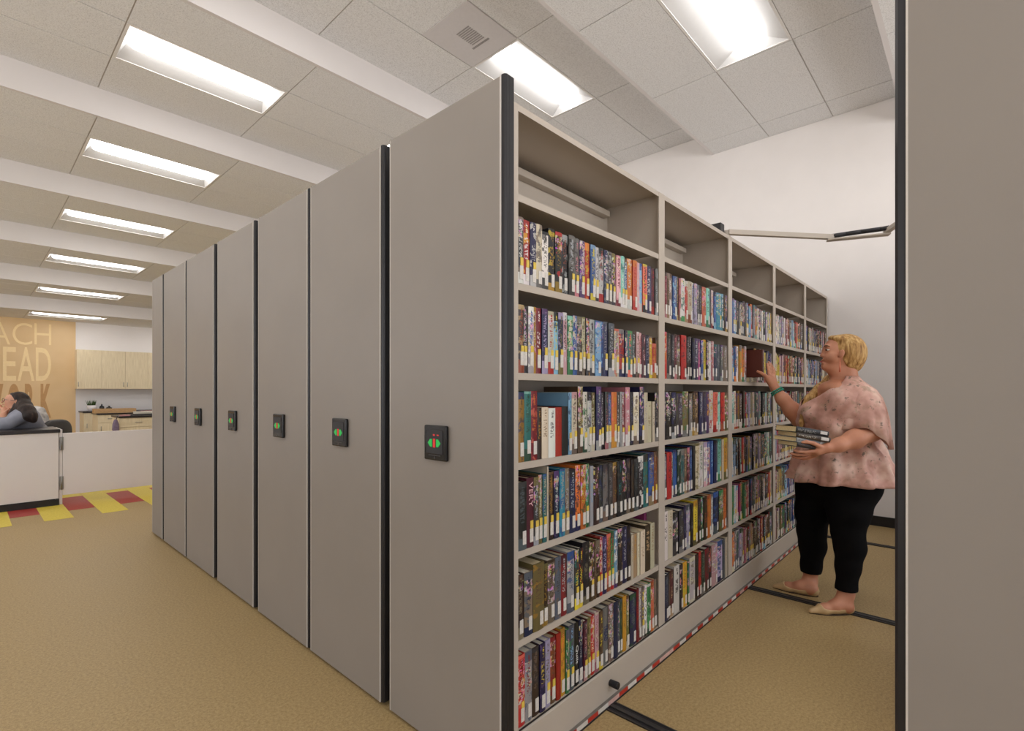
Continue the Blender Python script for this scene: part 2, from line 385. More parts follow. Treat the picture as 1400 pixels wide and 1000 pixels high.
# ---------------------------------------------------------------- shelving carriages
XP = 1.165                                               # plane of the end panels
POST = [1.236, 2.300, 3.222, 4.143, 5.065, 5.960]
SH = [.165, .462, .762, 1.060, 1.362, 1.664, 1.962]      # tops of the shelves
ZT = 2.262
def carriage(y0, y1, label, shelves, first=False, full=True):
    W = y1-y0
    o = thing('mobile_shelving', label, 'mobile shelving unit', (XP, y0, 0), 0, 'mobile shelving units in a row')
    q = lambda x: x-XP
    e = MB().box(0, .030, 0, W, .014, 2.312, 0); e.build('end_panel', [M['panel']], o, bevel=.0015)
    b = MB().box(-.0008, .004, -.0012, .0022, .014, 2.313).box(-.0008, .004, W-.0022, W+.0012, .014, 2.313); b.build('edge_trim', M['edge'], o)
    for s, yy in ((-1, -.0012), (1, W+.0012)):
        # ribbed black extrusion down the long edge of the panel, its outer corners chamfered
        prof = [(.004, 0), (.004, .003), (.006, .012), (.012, .0165)]
        for k in range(5): prof += [(.013+k*.0062, .017), (.0155+k*.0062, .017), (.0162+k*.0062, .0155), (.0178+k*.0062, .0155)]
        prof += [(.046, .0165), (.0485, .012), (.0485, 0)]
        pr = [(x, yy+s*y) for x, y in prof]
        MB().extr(pr, 'z', .014, 2.318).build('bumper_strip', M['bumper'], o, fixn=True)
    # control unit in the middle of the panel
    if W > .5:
        c = MB().extr([(-.062, -.0635), (.062, -.0635), (.062, .0635), (-.062, .0635)], 'x', -.016, 0)
        cu = c.build('control_unit', M['gloss_black'], o, (0, W/2+.005, 1.1135), bevel=.005)
        MB().extr([(-.046, -.038), (.046, -.038), (.046, .046), (-.046, .046)], 'x', -.0175, -.0155).build('touch_screen', M['black'], cu)
        for s in (-1, 1):
            MB().extr([(s*.012, -.014), (s*.022, -.014), (s*.036, 0), (s*.022, .014), (s*.012, .014)], 'x', -.0188, -.0172).build('green_arrow', M['green'], cu)
        MB().extr([(-.006, -.016), (.006, -.016), (.006, .016), (-.006, .016)], 'x', -.0188, -.0172).build('red_bar', M['red'], cu)
        if first:
            MB().extr([(-.004, .026), (.006, .026), (.006, .032), (-.004, .032)], 'x', -.0188, -.0172).extr([(-.026, .027), (-.016, .027), (-.016, .031), (-.026, .031)], 'x', -.0188, -.0172).build('indicator_light', M['red'], cu)
        MB().extr([(-.034, -.046), (.034, -.046), (.034, -.043), (-.034, -.043)], 'x', -.0172, -.0155).build('trim_line', M['dark_grey'], cu)
        MB().cyl((-.017, .0, -.053), (-.0155, .0, -.053), .004, n=12).build('key_button', M['dark_grey'], cu)
    # chassis
    B = MB().extr([(-.0, .024), (W, .024), (W, .150), (W-.01, .158), (.01, .158), (0, .150)], 'x', .030, q(5.965)); B.build('base', M['steel'], o, fixn=True)
    MB().box(.031, q(5.96), .012, W-.012, .0, .024).build('underside_guard', M['black'], o)
    zone = [(x, .026) for x in POST]
    for k, x in enumerate(POST):
        w = .0155 if k in (0, 5) else .030
        x0, x1 = q(x)-(.0215 if k == 0 else w), q(x)+(.0205 if k == 0 else w)
        if k == 5: x0, x1 = q(5.930), q(5.962)
        u = MB().box(x0, x1, .004, .012, .158, ZT).box(x0, x1, W-.012, W-.004, .158, ZT).box((x0+x1)/2-.009, (x0+x1)/2+.009, .012, W-.012, .158, ZT)
        u.build('upright', M['steel'], o, bevel=.0012)
    if full: MB().box(q(1.246), q(5.93), W/2-.003, W/2+.003, .158, ZT-.03).build('back_panel', M['steel'], o)
    MB().box(q(1.262), q(5.93), .0025, .006, .1585, .1625).build('shadow_gap_strip', M['black'], o)  # black strip stands in for the shadow gap above the base
    for k in range(5 if full else 0):
        a = q(POST[k])+(.0205 if k == 0 else .030); b = q(POST[k+1])-.030
        if k == 4: b = q(5.930)
        pr = [(.006, ZT-.022), (.006, ZT), (W-.006, ZT), (W-.006, ZT-.022), (W-.010, ZT-.022), (W-.010, ZT-.004), (.010, ZT-.004), (.010, ZT-.022)]
        MB().extr(pr, 'x', a-.028, b+.028).build('canopy_top', M['steel'], o, fixn=True)
        if not shelves: continue
        MB().box(a+.001, b-.02, W/2-.045, W/2-.004, 2.196, 2.226).build('tie_rail', M['steel'], o, bevel=.003)
        for z in SH:
            h = .024
            pr = [(.006, z-h), (.006, z), (W/2-.006, z), (W/2-.006, z-.003), (.018, z-.003), (.018, z-h+.004), (.014, z-h)]
            if z == SH[0]: pr = [(.010, .157), (.010, z), (W/2-.006, z), (W/2-.006, .157)]
            MB().extr(pr, 'x', a+.0005, b-.0005).build('shelf', M['steel'], o, fixn=True)
    return o
Y0 = 1.127
CW = .618
U = carriage(Y0, Y0+CW, 'nearest grey mobile shelving unit, full of books and facing the open aisle', True, True)
labs = ['second shelving end panel from the front, directly behind the nearest unit', 'third grey shelving end panel counted from the open aisle', 'fourth grey shelving end panel counted from the open aisle', 'fifth grey shelving end panel counted from the open aisle', 'sixth grey shelving end panel, next to the shallow last one', 'shallow last shelving unit without a control unit at the far left end']
for (a, b), lb in zip([(1.819, 2.434), (2.476, 3.094), (3.176, 3.794), (3.884, 4.487), (4.541, 5.150), (5.217, 5.555)], labs):
    carriage(a, b, lb, False)
carriage(-.5215, .0965, 'foreground grey shelving end panel cut off by the right edge of the view', False, False, False)
# safety sweep with red and white stripes along the foot of the aisle side
q = lambda x: x-XP
sw = MB().box(q(1.25), q(5.95), -.012, -.001, .006, .028).build('safety_sweep', M['metal'], U)
MB().box(q(1.25), q(5.95), -.0135, -.001, .0, .006).build('sweep_seal', M['black'], U)
st = MB(); x = 1.641-.147*2; red = []; 
while x < 5.9:
    skip = 1.72 < x < 1.86 
    if not skip: st.box(q(x), q(min(x+.073, 5.95)), -.0128, -.0118, .009, .026, 0)
    gap0, gap1 = x+.073, x+.147
    st.box(q(gap0), q(min(gap1, 5.95)), -.0128, -.0118, .009, .026, 2 if (skip or 2.22 < gap0 < 2.40 or 3.3 < gap0 < 3.4) else 1)
    x += .147
    if 1.71 < x < 1.80: 
        st.box(q(x), q(1.874), -.0128, -.0118, .009, .026, 2); x = 1.874
    elif 2.30 < x < 2.33:
        st.box(q(x), q(2.389), -.0128, -.0118, .009, .026, 2); x = 2.389
st.build('striped_tape', [M['red_tape'], M['white_tape'], M['pink_tape']], sw)
MB().cyl((q(1.823), .002, .087), (q(1.823), -.040, .087), .0135, .015, 20).build('rubber_stop', M['black'], U, bevel=.003)
MB().cyl((q(5.2), .002, .087), (q(5.2), -.040, .087), .0135, .015, 20).build('rubber_stop', M['black'], U, bevel=.003)

# rails in the floor
for x, lb in ((1.808, 'black floor track crossing the aisle, nearest to the camera'), (3.525, 'black floor track crossing the aisle under the shoes of the standing person'), (5.225, 'black floor track crossing the aisle near the right wall')):
    r = thing('floor_rail', lb, 'rail', (x, 0, 0), 0, 'floor rails of the mobile shelving')
    MB().box(-.034, .034, -.6, 5.56, 0, .0035).build('channel', M['black'], r)
    MB().box(-.010, .010, -.6, 5.56, .0035, .008).build('running_bar', M['dark_grey'], r, bevel=.002)
    MB().box(-.034, -.028, -.6, 5.56, .0035, .006).box(.028, .034, -.6, 5.56, .0035, .006).build('edge_lip', M['dark_grey'], r)

# power arm folding across the aisle on top of the units
pa = thing('power_cable_arm', 'folding beige cable arm with a black hose reaching over the aisle from shelf top', 'cable arm', (3.21, 1.15, 2.262))
def beam(p0, p1, w, h, name, mat, z0=0, r=0):
    p0, p1 = Vector((*p0, 0)), Vector((*p1, 0)); d = p1-p0; a = math.atan2(d.y, d.x)
    return MB().box(0, d.length, -w/2, w/2, 0, h).build(name, mat, pa, (p0.x-3.21, p0.y-1.15, z0), (0, 0, a), bevel=.002)
MB().box(-.068, -.008, .01, .075, 0, .075).build('motor_box', M['black'], pa, bevel=.004)
MB().cyl((.0, .0, -.0), (.0, .0, .035), .018, n=16).build('pivot', M['steel'], pa)
beam((3.205, 1.14), (3.76, .685), .030, .030, 'arm_link', M['steel'], .008)
beam((3.73, .71), (3.845, .40), .055, .010, 'hinge_plate', M['steel'], -.004)
beam((3.845, .42), (3.45, .22), .030, .026, 'arm_link', M['steel'], .006)
beam((3.46, .225), (3.26, .03), .030, .026, 'arm_link', M['steel'], .006)
hz = MB(); pts = [Vector((3.75-3.21, .70-1.15, .028)), Vector((3.79-3.21, .62-1.15, .036)), Vector((3.81-3.21, .54-1.15, .038)), Vector((3.815-3.21, .44-1.15, .034)), Vector((3.80-3.21, .40-1.15, .030))]
for a, b in zip(pts, pts[1:]): hz.cyl(a, b, .014, n=12)
hz.build('black_hose', M['black'], pa)
MB().box(3.20-3.21, 3.30-3.21, .0-1.15, .08-1.15, 0, .05).build('anchor_block', M['black'], pa)

# ---------------------------------------------------------------- books
PAL = {'black': (34, 32, 34), 'charcoal': (62, 58, 60), 'grey': (120, 116, 114), 'slate': (84, 92, 104), 'silver': (172, 174, 178), 'white': (226, 222, 216), 'cream': (218, 206, 174), 'taupe': (128, 110, 94), 'brown': (98, 70, 48), 'umber': (62, 44, 34), 'tan': (176, 146, 106), 'ochre': (178, 132, 44), 'olive': (118, 108, 58), 'amber': (222, 156, 38), 'yellow': (232, 208, 48), 'orange': (232, 122, 44), 'oxblood': (110, 50, 38), 'rust': (160, 78, 42), 'coral': (232, 106, 84), 'red': (198, 42, 36), 'crimson': (134, 30, 38), 'maroon': (88, 32, 44), 'pink': (224, 172, 176), 'rose': (196, 116, 126), 'magenta': (168, 56, 120), 'purple': (88, 58, 112), 'lavender': (176, 164, 200), 'navy': (38, 42, 84), 'blue': (54, 92, 168), 'sky': (122, 174, 212), 'cyan': (50, 156, 190), 'teal': (34, 110, 108), 'mint': (132, 206, 186), 'green': (62, 136, 78), 'forest': (34, 74, 50)}
# per shelf: right edge in px of the row as measured, cover colour, second colour, lettering, flag y/w/n (+ height in mm, -setback in mm)
R1 = ['''716 charcoal taupe white y|725.5 red amber white y|734 navy white white y|742.5 cream taupe grey w|751 white black charcoal w205|760 black yellow ochre w|769.5 black red ochre w|777.5 black silver rust w|786 charcoal grey silver y|792.5 grey charcoal rose y|799.5 purple lavender pink y|807 red orange yellow y|814 blue sky yellow y|819.5 white silver charcoal y|826 white black red n|832 navy grey silver y|838 charcoal grey silver y|843 charcoal olive yellow y|849 pink rose crimson w|854 mint teal white y|858.5 blue brown white y|865 orange amber white w|871 coral orange red w|875 pink white silver n|878.5 sky blue white n|884.5 coral yellow black y|891.8 navy purple white w|896 maroon brown red n|899.5 grey charcoal silver w|903 taupe grey tan w''',
'''716.5 charcoal tan rust y|722.5 charcoal black silver y|730 silver white blue y|734 ochre amber brown n|741 crimson red white y|749 navy purple lavender y|757 white cream red y|763 sky black yellow y|770 navy lavender olive y|776 pink white black n|783.5 green mint cream y|789.5 blue navy white y|797 charcoal taupe silver y|801.5 cream olive taupe y|806.5 charcoal amber red y|814 silver grey charcoal y|822 sky blue silver w|826 blue sky navy n|832 navy slate silver y|840 charcoal slate silver y|847 cream coral grey y205|854.5 red grey navy y205|858 navy charcoal rose y205|864.5 teal green coral y205|870 charcoal umber silver y205|874 pink white brown y205|878.5 rose pink brown w205|883 maroon black pink w200|888 navy black silver w200|892 amber taupe yellow w195|897.5 red coral amber w165|901.5 brown umber olive w195''',
'''717 ochre navy brown w238|726.5 teal mint forest w238|736 crimson coral orange w240|741.5 umber brown amber n182|750.5 cream tan tan n182|760 white silver grey n180|769.5 red crimson red n182|778 black charcoal black n182|782.5 sky navy cyan y236|790 cream pink taupe y236|797 brown olive tan y258|803 white green forest y236|809 white black lavender y236|815 olive brown cream y236|822 navy purple silver y258|827 charcoal black silver y236|832 charcoal forest rose y236|837 blue navy silver y236|844.5 orange coral amber y238|848 umber black white y236|851 silver white grey n236|855 crimson silver white y236|861 rose pink white y258|866.5 black navy slate y236|875 cream white taupe w236|881 navy lavender black y258|886 cream pink silver n236|892 cream tan tan n190|895.5 cream blue brown n190|902 black navy grey w232''',
'''720 black charcoal slate w230|730 maroon crimson rose y238|737 charcoal olive silver y240|742.5 olive brown cream y242|748 teal blue cream y244|750.4 cream tan tan n268|758 umber brown ochre y245|765 navy purple silver y247|772.5 cyan blue silver y250|778.5 taupe maroon silver y248|787 navy black silver w240|794 orange umber navy w250|801 orange forest yellow w250|806.5 green forest mint y250|811 silver grey sky n240|819 umber black brown w232|825 charcoal navy slate w235|832 grey charcoal taupe w235|838 charcoal black grey w235|844 brown ochre umber w236|851 black charcoal teal w236|857.5 black umber rust w238|863 black brown taupe w240|867 umber black brown w235|872.5 black charcoal slate w232|880 black white silver w242|886.5 teal charcoal olive y246|894 blue navy tan y248|901 rust brown tan y246''',
'''717 umber brown taupe w218|728.5 taupe slate navy w218|743.5 olive ochre brown w234|750 umber olive ochre w222|760 taupe umber brown w226|768 slate taupe charcoal w226|776 crimson maroon silver w226|785.5 silver blue slate w232|791.5 charcoal teal yellow y230|797 black red yellow y230|806 black charcoal taupe w244|813 umber brown ochre y232|816 brown rust taupe n232|821 umber taupe brown y232|824.5 red pink white y238|830.5 navy purple lavender y236|836.5 rust coral amber y240|841 green forest red y240|845.5 sky white purple w242|852 black tan brown w244|858 navy black silver w244|863 black navy umber w244|866 cream tan tan n196|872 tan cream ochre n196|875.5 cream tan tan n196|882 cream tan tan n196|889.5 umber cream tan n214|895.5 cream rust tan n214|901 magenta purple black n252-60''',
'''719 red coral crimson y240|728.5 silver slate crimson w238|738.5 umber charcoal taupe w240|746 navy purple yellow w240|753.5 lavender silver taupe y242|761 rust crimson brown y240|767.5 red crimson red n244|774 amber ochre orange w250|778.5 green slate charcoal y240|786 slate green sky y244|792.5 black charcoal white w240|797.5 navy black silver w244|803 maroon slate pink y234|808 olive umber tan y234|813.5 red coral cream y236|819 pink cream rose y240|824.5 brown umber yellow w236|832 grey navy blue w238|839 taupe cream silver w242|845 navy purple black n238|849 slate charcoal teal w232|852 forest slate olive w232|857 amber yellow ochre n240|861.5 olive brown cream w234|870 navy forest slate w228|873.5 crimson red red n240|877 white silver crimson w236|880.5 grey taupe yellow y234|884.5 white silver charcoal w234|889.5 green white forest w236|894.5 coral rust orange w236|899 taupe brown tan w232''']
R2 = ['''912 crimson umber rose w|916 brown taupe tan w|919.5 white brown tan w|925 blue sky white w|928.5 umber brown tan n|931 rose brown tan w|936 white teal green n|940 red white tan w|946 cream white rust w|949 lavender white blue n|953 lavender grey purple n|957 charcoal slate silver w|960 black slate silver w|965.5 coral orange rust w|970 mint sky green w|972.5 charcoal umber grey n|976.5 white orange crimson w|979.5 blue navy sky n|986.5 cyan mint yellow y|989.5 teal sky white w|992 umber brown amber n|995.8 navy purple ochre w''',
'''912 red coral amber n|918 charcoal black grey w|922 charcoal black silver w|926 maroon umber rose w|931 taupe maroon silver w|938 red crimson maroon w|942 black umber silver w|946.5 black charcoal silver w|950 navy black slate w|955 navy purple silver w|958.5 magenta purple pink w|962 blue purple silver n|966 yellow amber olive w|969 umber charcoal grey w|973 white silver cream n|976.5 rose white coral w|981 navy teal slate w215|985.5 slate grey silver n215|989 grey purple silver w215|994.5 taupe grey silver w215''',
'''911 black navy slate n|918 black charcoal white w235|924 black navy silver w235|928 charcoal umber olive w228|934 charcoal purple silver w228|942 olive green grey w238|946 grey taupe silver w228|950 umber taupe ochre w230|956 brown umber tan w238|961 navy black silver w238|966 navy charcoal slate w235|970 purple rose amber n238|975.5 white red yellow w245|981.5 coral orange red w235|985.5 mint teal white w235|990.5 red crimson rust w235|995.5 olive brown tan w230''',
'''912 grey slate silver w225|918.5 red crimson maroon n232|921 charcoal grey white w225|926 blue navy slate w240|931 forest silver charcoal w238|936 teal grey slate w238|940 brown taupe tan w236|943.5 maroon rose taupe w238|947 blue navy sky w240|951 black umber charcoal n240|957 cream olive tan w250|962 white cream green w252|967 white lavender pink w250|972 rose blue white w248|976 blue navy sky n248|981 navy black slate w246|987 mint teal green y250|990 cream white tan n248|995.5 amber yellow olive w250''',
'''914 white cream black n240|920.5 cream white tan n240|928 charcoal black grey w222|935 charcoal navy grey w222|939 navy purple slate w232|944.5 lavender slate silver y232|948 black charcoal grey n232|953.5 yellow amber olive w240|959 umber charcoal grey w240|962.5 forest green mint w245|967 umber brown rust w240|972 orange rust amber w242|976 silver grey white w240|983 navy blue slate w245|989 olive green cream w245|993.5 orange red rust w246''',
'''914 navy black slate w225|917 charcoal umber brown w225|922 maroon umber tan w228|929.5 white cream black n240|933.5 black charcoal umber w235|940 amber yellow ochre w236|942.5 green pink blue w232|950 silver cream taupe w240|955 black umber charcoal w240|958.5 red crimson maroon w244|963.5 forest black grey w238|969 maroon crimson umber w240|973 black umber red w232|981 pink white lavender w240|988 lavender blue navy w245|991.5 slate forest navy n236|996 cream olive tan n236''']
def x_at(px, y=1.135):
    u = (px-700)/FPX; return y*(CT+ST*u)/(ST-CT*u)
def spine_colors(me, c1, c2, c3, sd, n):
    for nm, c in (('c1', c1), ('c2', c2), ('c3', c3)):
        a = me.attributes.new(nm, 'FLOAT_COLOR', 'POINT'); a.data.foreach_set('color', np.tile(np.array([*lin(c), 1], np.float32), (n, 1)).ravel())
    a = me.attributes.new('sd', 'FLOAT', 'POINT'); a.data.foreach_set('value', np.full(n, sd, np.float32))
def book_geo(w, h, d):
    """cover (spine slightly rounded + two boards), page block. Local origin: left foot of the spine, spine faces -y."""
    c = MB(); k = 5; w = max(w, .004); bow = min(.003, w*.12)
    pr = [(w*i/k, .0035-bow*math.sin(math.pi*i/k)-.0005) for i in range(k+1)]; back = [(w, .0062), (0, .0062)]
    v = [(x, y, z) for z in (0, h) for x, y in pr]; m = k+1
    c.add(v, [(i, i+1, m+i+1, m+i) for i in range(k)], 0, True)
    c.extr([(0, .0042), (w, .0042)]+back, 'z', 0, h, 1); c.add([(x, y, z) for z in (.0003, h-.0003) for x, y in pr+[(w, .0045), (0, .0045)]], [tuple(range(m+2))[::-1], tuple(range(m+2, 2*m+4))], 1)
    t = min(.0022, w*.18)
    c.box(0, t, .005, d, 0, h, 1).box(w-t, w, .005, d, 0, h, 1)
    p = MB().box(t, w-t, .006, d-.004, .003, h-.004)
    return c, p, m
def add_uv(me, w, h):
    uv = me.uv_layers.new(name='UVMap'); co = np.empty(len(me.vertices)*3, np.float32); me.vertices.foreach_get('co', co); co = co.reshape(-1, 3)
    li = np.empty(len(me.loops), np.int32); me.loops.foreach_get('vertex_index', li)
    q = np.stack([co[li, 0]/w, co[li, 2]/h], 1).astype(np.float32); uv.data.foreach_set('uv', q.ravel())
def jit(c, r, a=10):
    k = .88+r.uniform(-.12, .10); m = sum(c)/3; c = [v*.88+m*.12 for v in c]; return tuple(min(245, max(12, v*k+r.uniform(-a, a)*.4)) for v in c)
ORD = ['first', 'second', 'third', 'fourth', 'fifth', 'sixth', 'seventh', 'eighth', 'ninth', 'tenth', 'eleventh', 'twelfth', 'thirteenth', 'fourteenth', 'fifteenth', 'sixteenth', 'seventeenth', 'eighteenth', 'nineteenth', 'twentieth', 'twenty-first', 'twenty-second', 'twenty-third', 'twenty-fourth', 'twenty-fifth', 'twenty-sixth', 'twenty-seventh', 'twenty-eighth', 'twenty-ninth', 'thirtieth', 'thirty-first', 'thirty-second', 'thirty-third']
ROWN = ['top row', 'second row', 'third row', 'fourth row', 'fifth row', 'bottom row']
SEEN = set()
def parse(s):
    out = []
    for t in s.split('|'):
        p = t.split(); fl = p[4]; sb = 0
        if '-' in fl: fl, b = fl.split('-'); sb = int(b)/1000
        out.append((float(p[0]), p[1], p[2], p[3], fl[0], int(fl[1:])/1000 if len(fl) > 1 else 0, sb))
    return out
def one_book(name, loc, w, h, d, cn, flag, rnd, sd, parent_cat=True, lift=0):
    o = thing(name, '', 'book', loc)
    c, p, nv = book_geo(w, h, d)
    me = c.mesh('cover', [M['spine'], M['board']]); spine_colors(me, jit(PAL[cn[0]], rnd), jit(PAL[cn[1]], rnd), jit(PAL[cn[2]], rnd), sd, len(me.vertices)); add_uv(me, w, h)
    link('cover', me, o)
    p.build('page_block', M['paper' if rnd.random() < .6 else 'paper_white'], o)
    if flag != 'n':
        lw = min(.017, w*.72); x0 = max(w*.08, w-lw-.001-w*.12); z0 = .012+lift
        MB().box(x0, x0+lw, -.0012, .001, z0, z0+.046).build('call_number_label', M['label'], o)
        if flag == 'y': MB().box(x0+lw*.15, x0+lw, -.0012, .001, z0+.0465, z0+.066+.008*rnd.random()).build('genre_label', M['ylabel'], o)
    return o
NB = 0
BAYX = [(1.2572, 2.2695), (2.3305, 3.1915)]
FONTS = []
for bay, rows in enumerate((R1, R2)):
    for r, line in enumerate(rows):
        z = SH[6-1-r]+.0003; rnd = random.Random(100*bay+r); L = parse(line); xp = BAYX[bay][0]+.0008; n = len(L)
        grp = 'books on the %s of the %s bay' % (ROWN[r], ('nearest', 'second')[bay])
        baseh = (.222, .228, .236, .240, .232, .238)[r]; lift = rnd.choice([.012, .004])
        for i, (px, a, b, c3, fl, h, sb) in enumerate(L):
            x1 = x_at(px)
            if sb: x0 = xp+.004; x1 = x0+.034
            else: x0 = xp
            x1 = min(x1, BAYX[bay][1]-.001); w = x1-x0-.0009
            if w < .003: continue
            hh = h if h else baseh+rnd.uniform(-.004, .004)
            hh = min(hh+rnd.uniform(-.002, .002), .272); y = 1.1335+rnd.uniform(-.003, .004)+sb; d = min(.155+rnd.uniform(-.01, .02), 1.43-y)
            tx = bay == 0 and (r, i) in ((3, 1), (5, 10), (5, 17))
            o = one_book('book', (x0, y, z), w, hh, d, (a, b, a if tx else c3), fl, rnd, rnd.uniform(0, 50)-(60 if tx or (fl == 'n' and h and h < .27) else 0), lift=rnd.choice([0, .004, .008, .014]) if r in (1, 2) else lift*.5)
            prev = L[i-1][1] if i else None; nxt = L[i+1][1] if i < n-1 else None
            ad = 'short ' if hh < .2 else ('tall ' if hh > baseh+.014 else ('thin ' if w < .021 else ('thick ' if w > .05 else '')))
            key = (a, prev, nxt, r, bay); dup = sum(1 for j in range(n) if L[j][1] == a and (L[j-1][1] if j else None) == prev and (L[j+1][1] if j < n-1 else None) == nxt)
            where = 'on the %s of the %s bay' % (ROWN[r], ('nearest', 'second')[bay])
            if dup == 1 and prev and nxt and prev != nxt: lab = '%s%s book between %s and %s ones %s' % (ad, a, prev, nxt, where)
            else: lab = '%s%s book, %s from the left %s' % (ad, a, ORD[i], where)
            if not i: lab = '%s%s book leaning at the left end %s' % (ad, a, where) if False else '%s%s book at the left end %s' % (ad, a, where)
            if i == n-1 and not sb: lab = '%s%s book at the right end %s' % (ad, a, where)
            if sb: lab = 'magenta book set back at the right end %s' % where
            o['label'] = lab; o['group'] = grp; assert lab not in SEEN, lab; SEEN.add(lab); NB += 1
            for wd, rr, ii, zz0, zz1, nm in (('VERY', 3, 1, .14, .225, 'title_lettering'), ('TREAD', 5, 17, .10, .165, 'title_lettering'), ('Quilt', 5, 10, .085, .155, 'title_lettering')):
                if bay == 0 and r == rr and i == ii:
                    # letters run down the spine
                    hgt = w*.55; m_ = M['title_pink'] if wd == 'VERY' else (M['title_blue'] if wd == 'TREAD' else M['title_white'])
                    fit_text(nm, wd, (w*.25, -.0012, zz1), (0, 0, zz0-zz1), (hgt, 0, 0), (0, .001, 0), m_, o)
            xp = x1
# the farther bays: too many books to single out, one object
STUFF = MB(); SA = {'c1': [], 'c2': [], 'c3': [], 'sd': []}; SUV = []
def stuff_book(x0, y, z, w, h, d, cn, fl, rnd):
    c, p, nv = book_geo(w, h, d); sd = rnd.uniform(0, 50)
    cs = [np.array([*lin(jit(PAL[k], rnd)), 1]) for k in cn]
    def put(mb, mo, uvw):
        for f in mb.f: SUV.extend([(mb.v[i][0]/w, mb.v[i][2]/h) for i in f])
        STUFF.v.extend([(x+x0, yy+y, zz+z) for x, yy, zz in mb.v]); o = len(STUFF.v)-len(mb.v)
        STUFF.f.extend([tuple(i+o for i in f) for f in mb.f]); STUFF.mi.extend([mo(m) for m in mb.mi]); STUFF.sm.extend(mb.sm)
        for _ in mb.v: SA['c1'].append(cs[0]); SA['c2'].append(cs[1]); SA['c3'].append(cs[2]); SA['sd'].append(sd)
    put(c, lambda m: m, True); put(p, lambda m: 2, False)
    if fl != 'n':
        lw = min(.017, w*.72); a = w-lw-w*.1
        put(MB().box(a, a+lw, -.0012, .001, .014, .06), lambda m: 3, False)
        if fl == 'y': put(MB().box(a, a+lw, -.0012, .001, .0605, .088), lambda m: 4, False)
DARKS = ['black', 'charcoal', 'navy', 'umber', 'maroon', 'slate', 'brown', 'taupe', 'grey', 'crimson', 'forest', 'purple', 'navy', 'teal']
BRIGHT = ['white', 'cream', 'silver', 'blue', 'red', 'lavender', 'sky', 'rose', 'pink', 'yellow', 'orange', 'mint', 'green', 'ochre', 'tan']
R3 = ['blue sky charcoal grey charcoal slate grey blue sky red silver orange white navy silver white black lavender cream navy yellow'.split(),
 'sky blue white amber orange silver GAP umber maroon charcoal brown yellow slate navy navy'.split(),
 'mint cream charcoal ochre umber umber red taupe lavender tan cream black slate lavender black black charcoal silver black olive charcoal'.split(),
 'cream sky charcoal black mint red umber charcoal ochre charcoal black white umber lavender black teal forest olive mint charcoal'.split(),
 'green white pink magenta charcoal green red taupe navy umber grey crimson rose charcoal black white black maroon red cream'.split(),
 'orange grey slate lavender pink rose brown taupe tan umber charcoal black red charcoal brown umber slate'.split()]
R4 = ['white cream silver lavender white rose crimson silver sky mint red coral olive brown charcoal'.split(),
 'yellow yellow pink navy crimson red olive rust brown teal navy navy tan'.split(),
 'cream charcoal black slate brown cream pink crimson grey black teal olive charcoal'.split(),
 'sky rose brown charcoal cream navy olive rust grey black slate umber'.split(),
 'crimson tan ochre brown sky blue umber lavender navy purple slate brown pink'.split(),
 'rose cream olive green navy black teal blue charcoal sky forest rose silver'.split()]
R5 = ['blue charcoal cream silver slate navy umber charcoal charcoal silver brown'.split(),
 'white sky navy blue charcoal sky slate navy purple cream tan'.split(), None, None, None, None]
for bay, (x0, x1, rows) in enumerate(((3.2525, 4.1125, R3), (4.1735, 5.0345, R4), (5.0955, 5.929, R5))):
    for r in range(6):
        z = SH[5-r]; rnd = random.Random(900+10*bay+r); cols = rows[r]
        if not cols: cols = [rnd.choice(DARKS if rnd.random() < .6 else BRIGHT) for _ in range(22)]
        k = max(1, round(23/max(1, len([c for c in cols]))))  if 'GAP' not in cols else 1
        x = x0+.001; total = x1-x0-.02-(.17 if 'GAP' in cols else 0); seq = []
        nn = len([c for c in cols if c != 'GAP'])
        for c in cols:
            if c == 'GAP': seq.append(('GAP', .17)); continue
            wd = total/nn*rnd.uniform(.75, 1.25)
            kk = 2 if wd > .055 else 1
            for _ in range(kk): seq.append((c, wd/kk))
        s_ = sum(w for c, w in seq if c != 'GAP')
        for c, w in seq:
            if c == 'GAP': GAPX = x; x += w; continue
            w *= total/s_; bh = (.222, .228, .234, .238, .240, .238)[r]
            stuff_book(x, 1.1335+rnd.uniform(-.003, .005), z+.0003, w-.0009, bh+rnd.uniform(-.012, .008), .16, (c, rnd.choice(DARKS+BRIGHT), rnd.choice(BRIGHT)), rnd.choice('wwwyyn'), rnd); x += w
me = STUFF.mesh('books', [M['spine'], M['board'], M['paper'], M['label'], M['ylabel']])
for nm in ('c1', 'c2', 'c3'):
    a = me.attributes.new(nm, 'FLOAT_COLOR', 'POINT'); a.data.foreach_set('color', np.array(SA[nm], np.float32).ravel())
a = me.attributes.new('sd', 'FLOAT', 'POINT'); a.data.foreach_set('value', np.array(SA['sd'], np.float32))
uv = me.uv_layers.new(name='UVMap'); uv.data.foreach_set('uv', np.array(SUV, np.float32).ravel())
so = link('books', me); so['kind'] = 'stuff'; tag(so, 'rows of library books filling the three far bays of the nearest shelving unit', 'books')
# the brown book being drawn out of the gap, and a small pale one lying under it
rnd = random.Random(5)
bb = one_book('book', (3.612, 1.060, SH[4]+.032), .034, .185, .145, ('oxblood', 'maroon', 'brown'), 'n', rnd, 3.3)
bb['label'] = 'dark reddish brown book being pulled out by the reaching person, cover in view'
fl = one_book('book', (3.545, 1.118, SH[4]+.0305), .0295, .15, .13, ('cream', 'taupe', 'grey'), 'n', rnd, 8.1); fl.rotation_euler = (0, math.pi/2, 0)
fl['label'] = 'small cream book lying flat in the gap beneath the dark brown book'
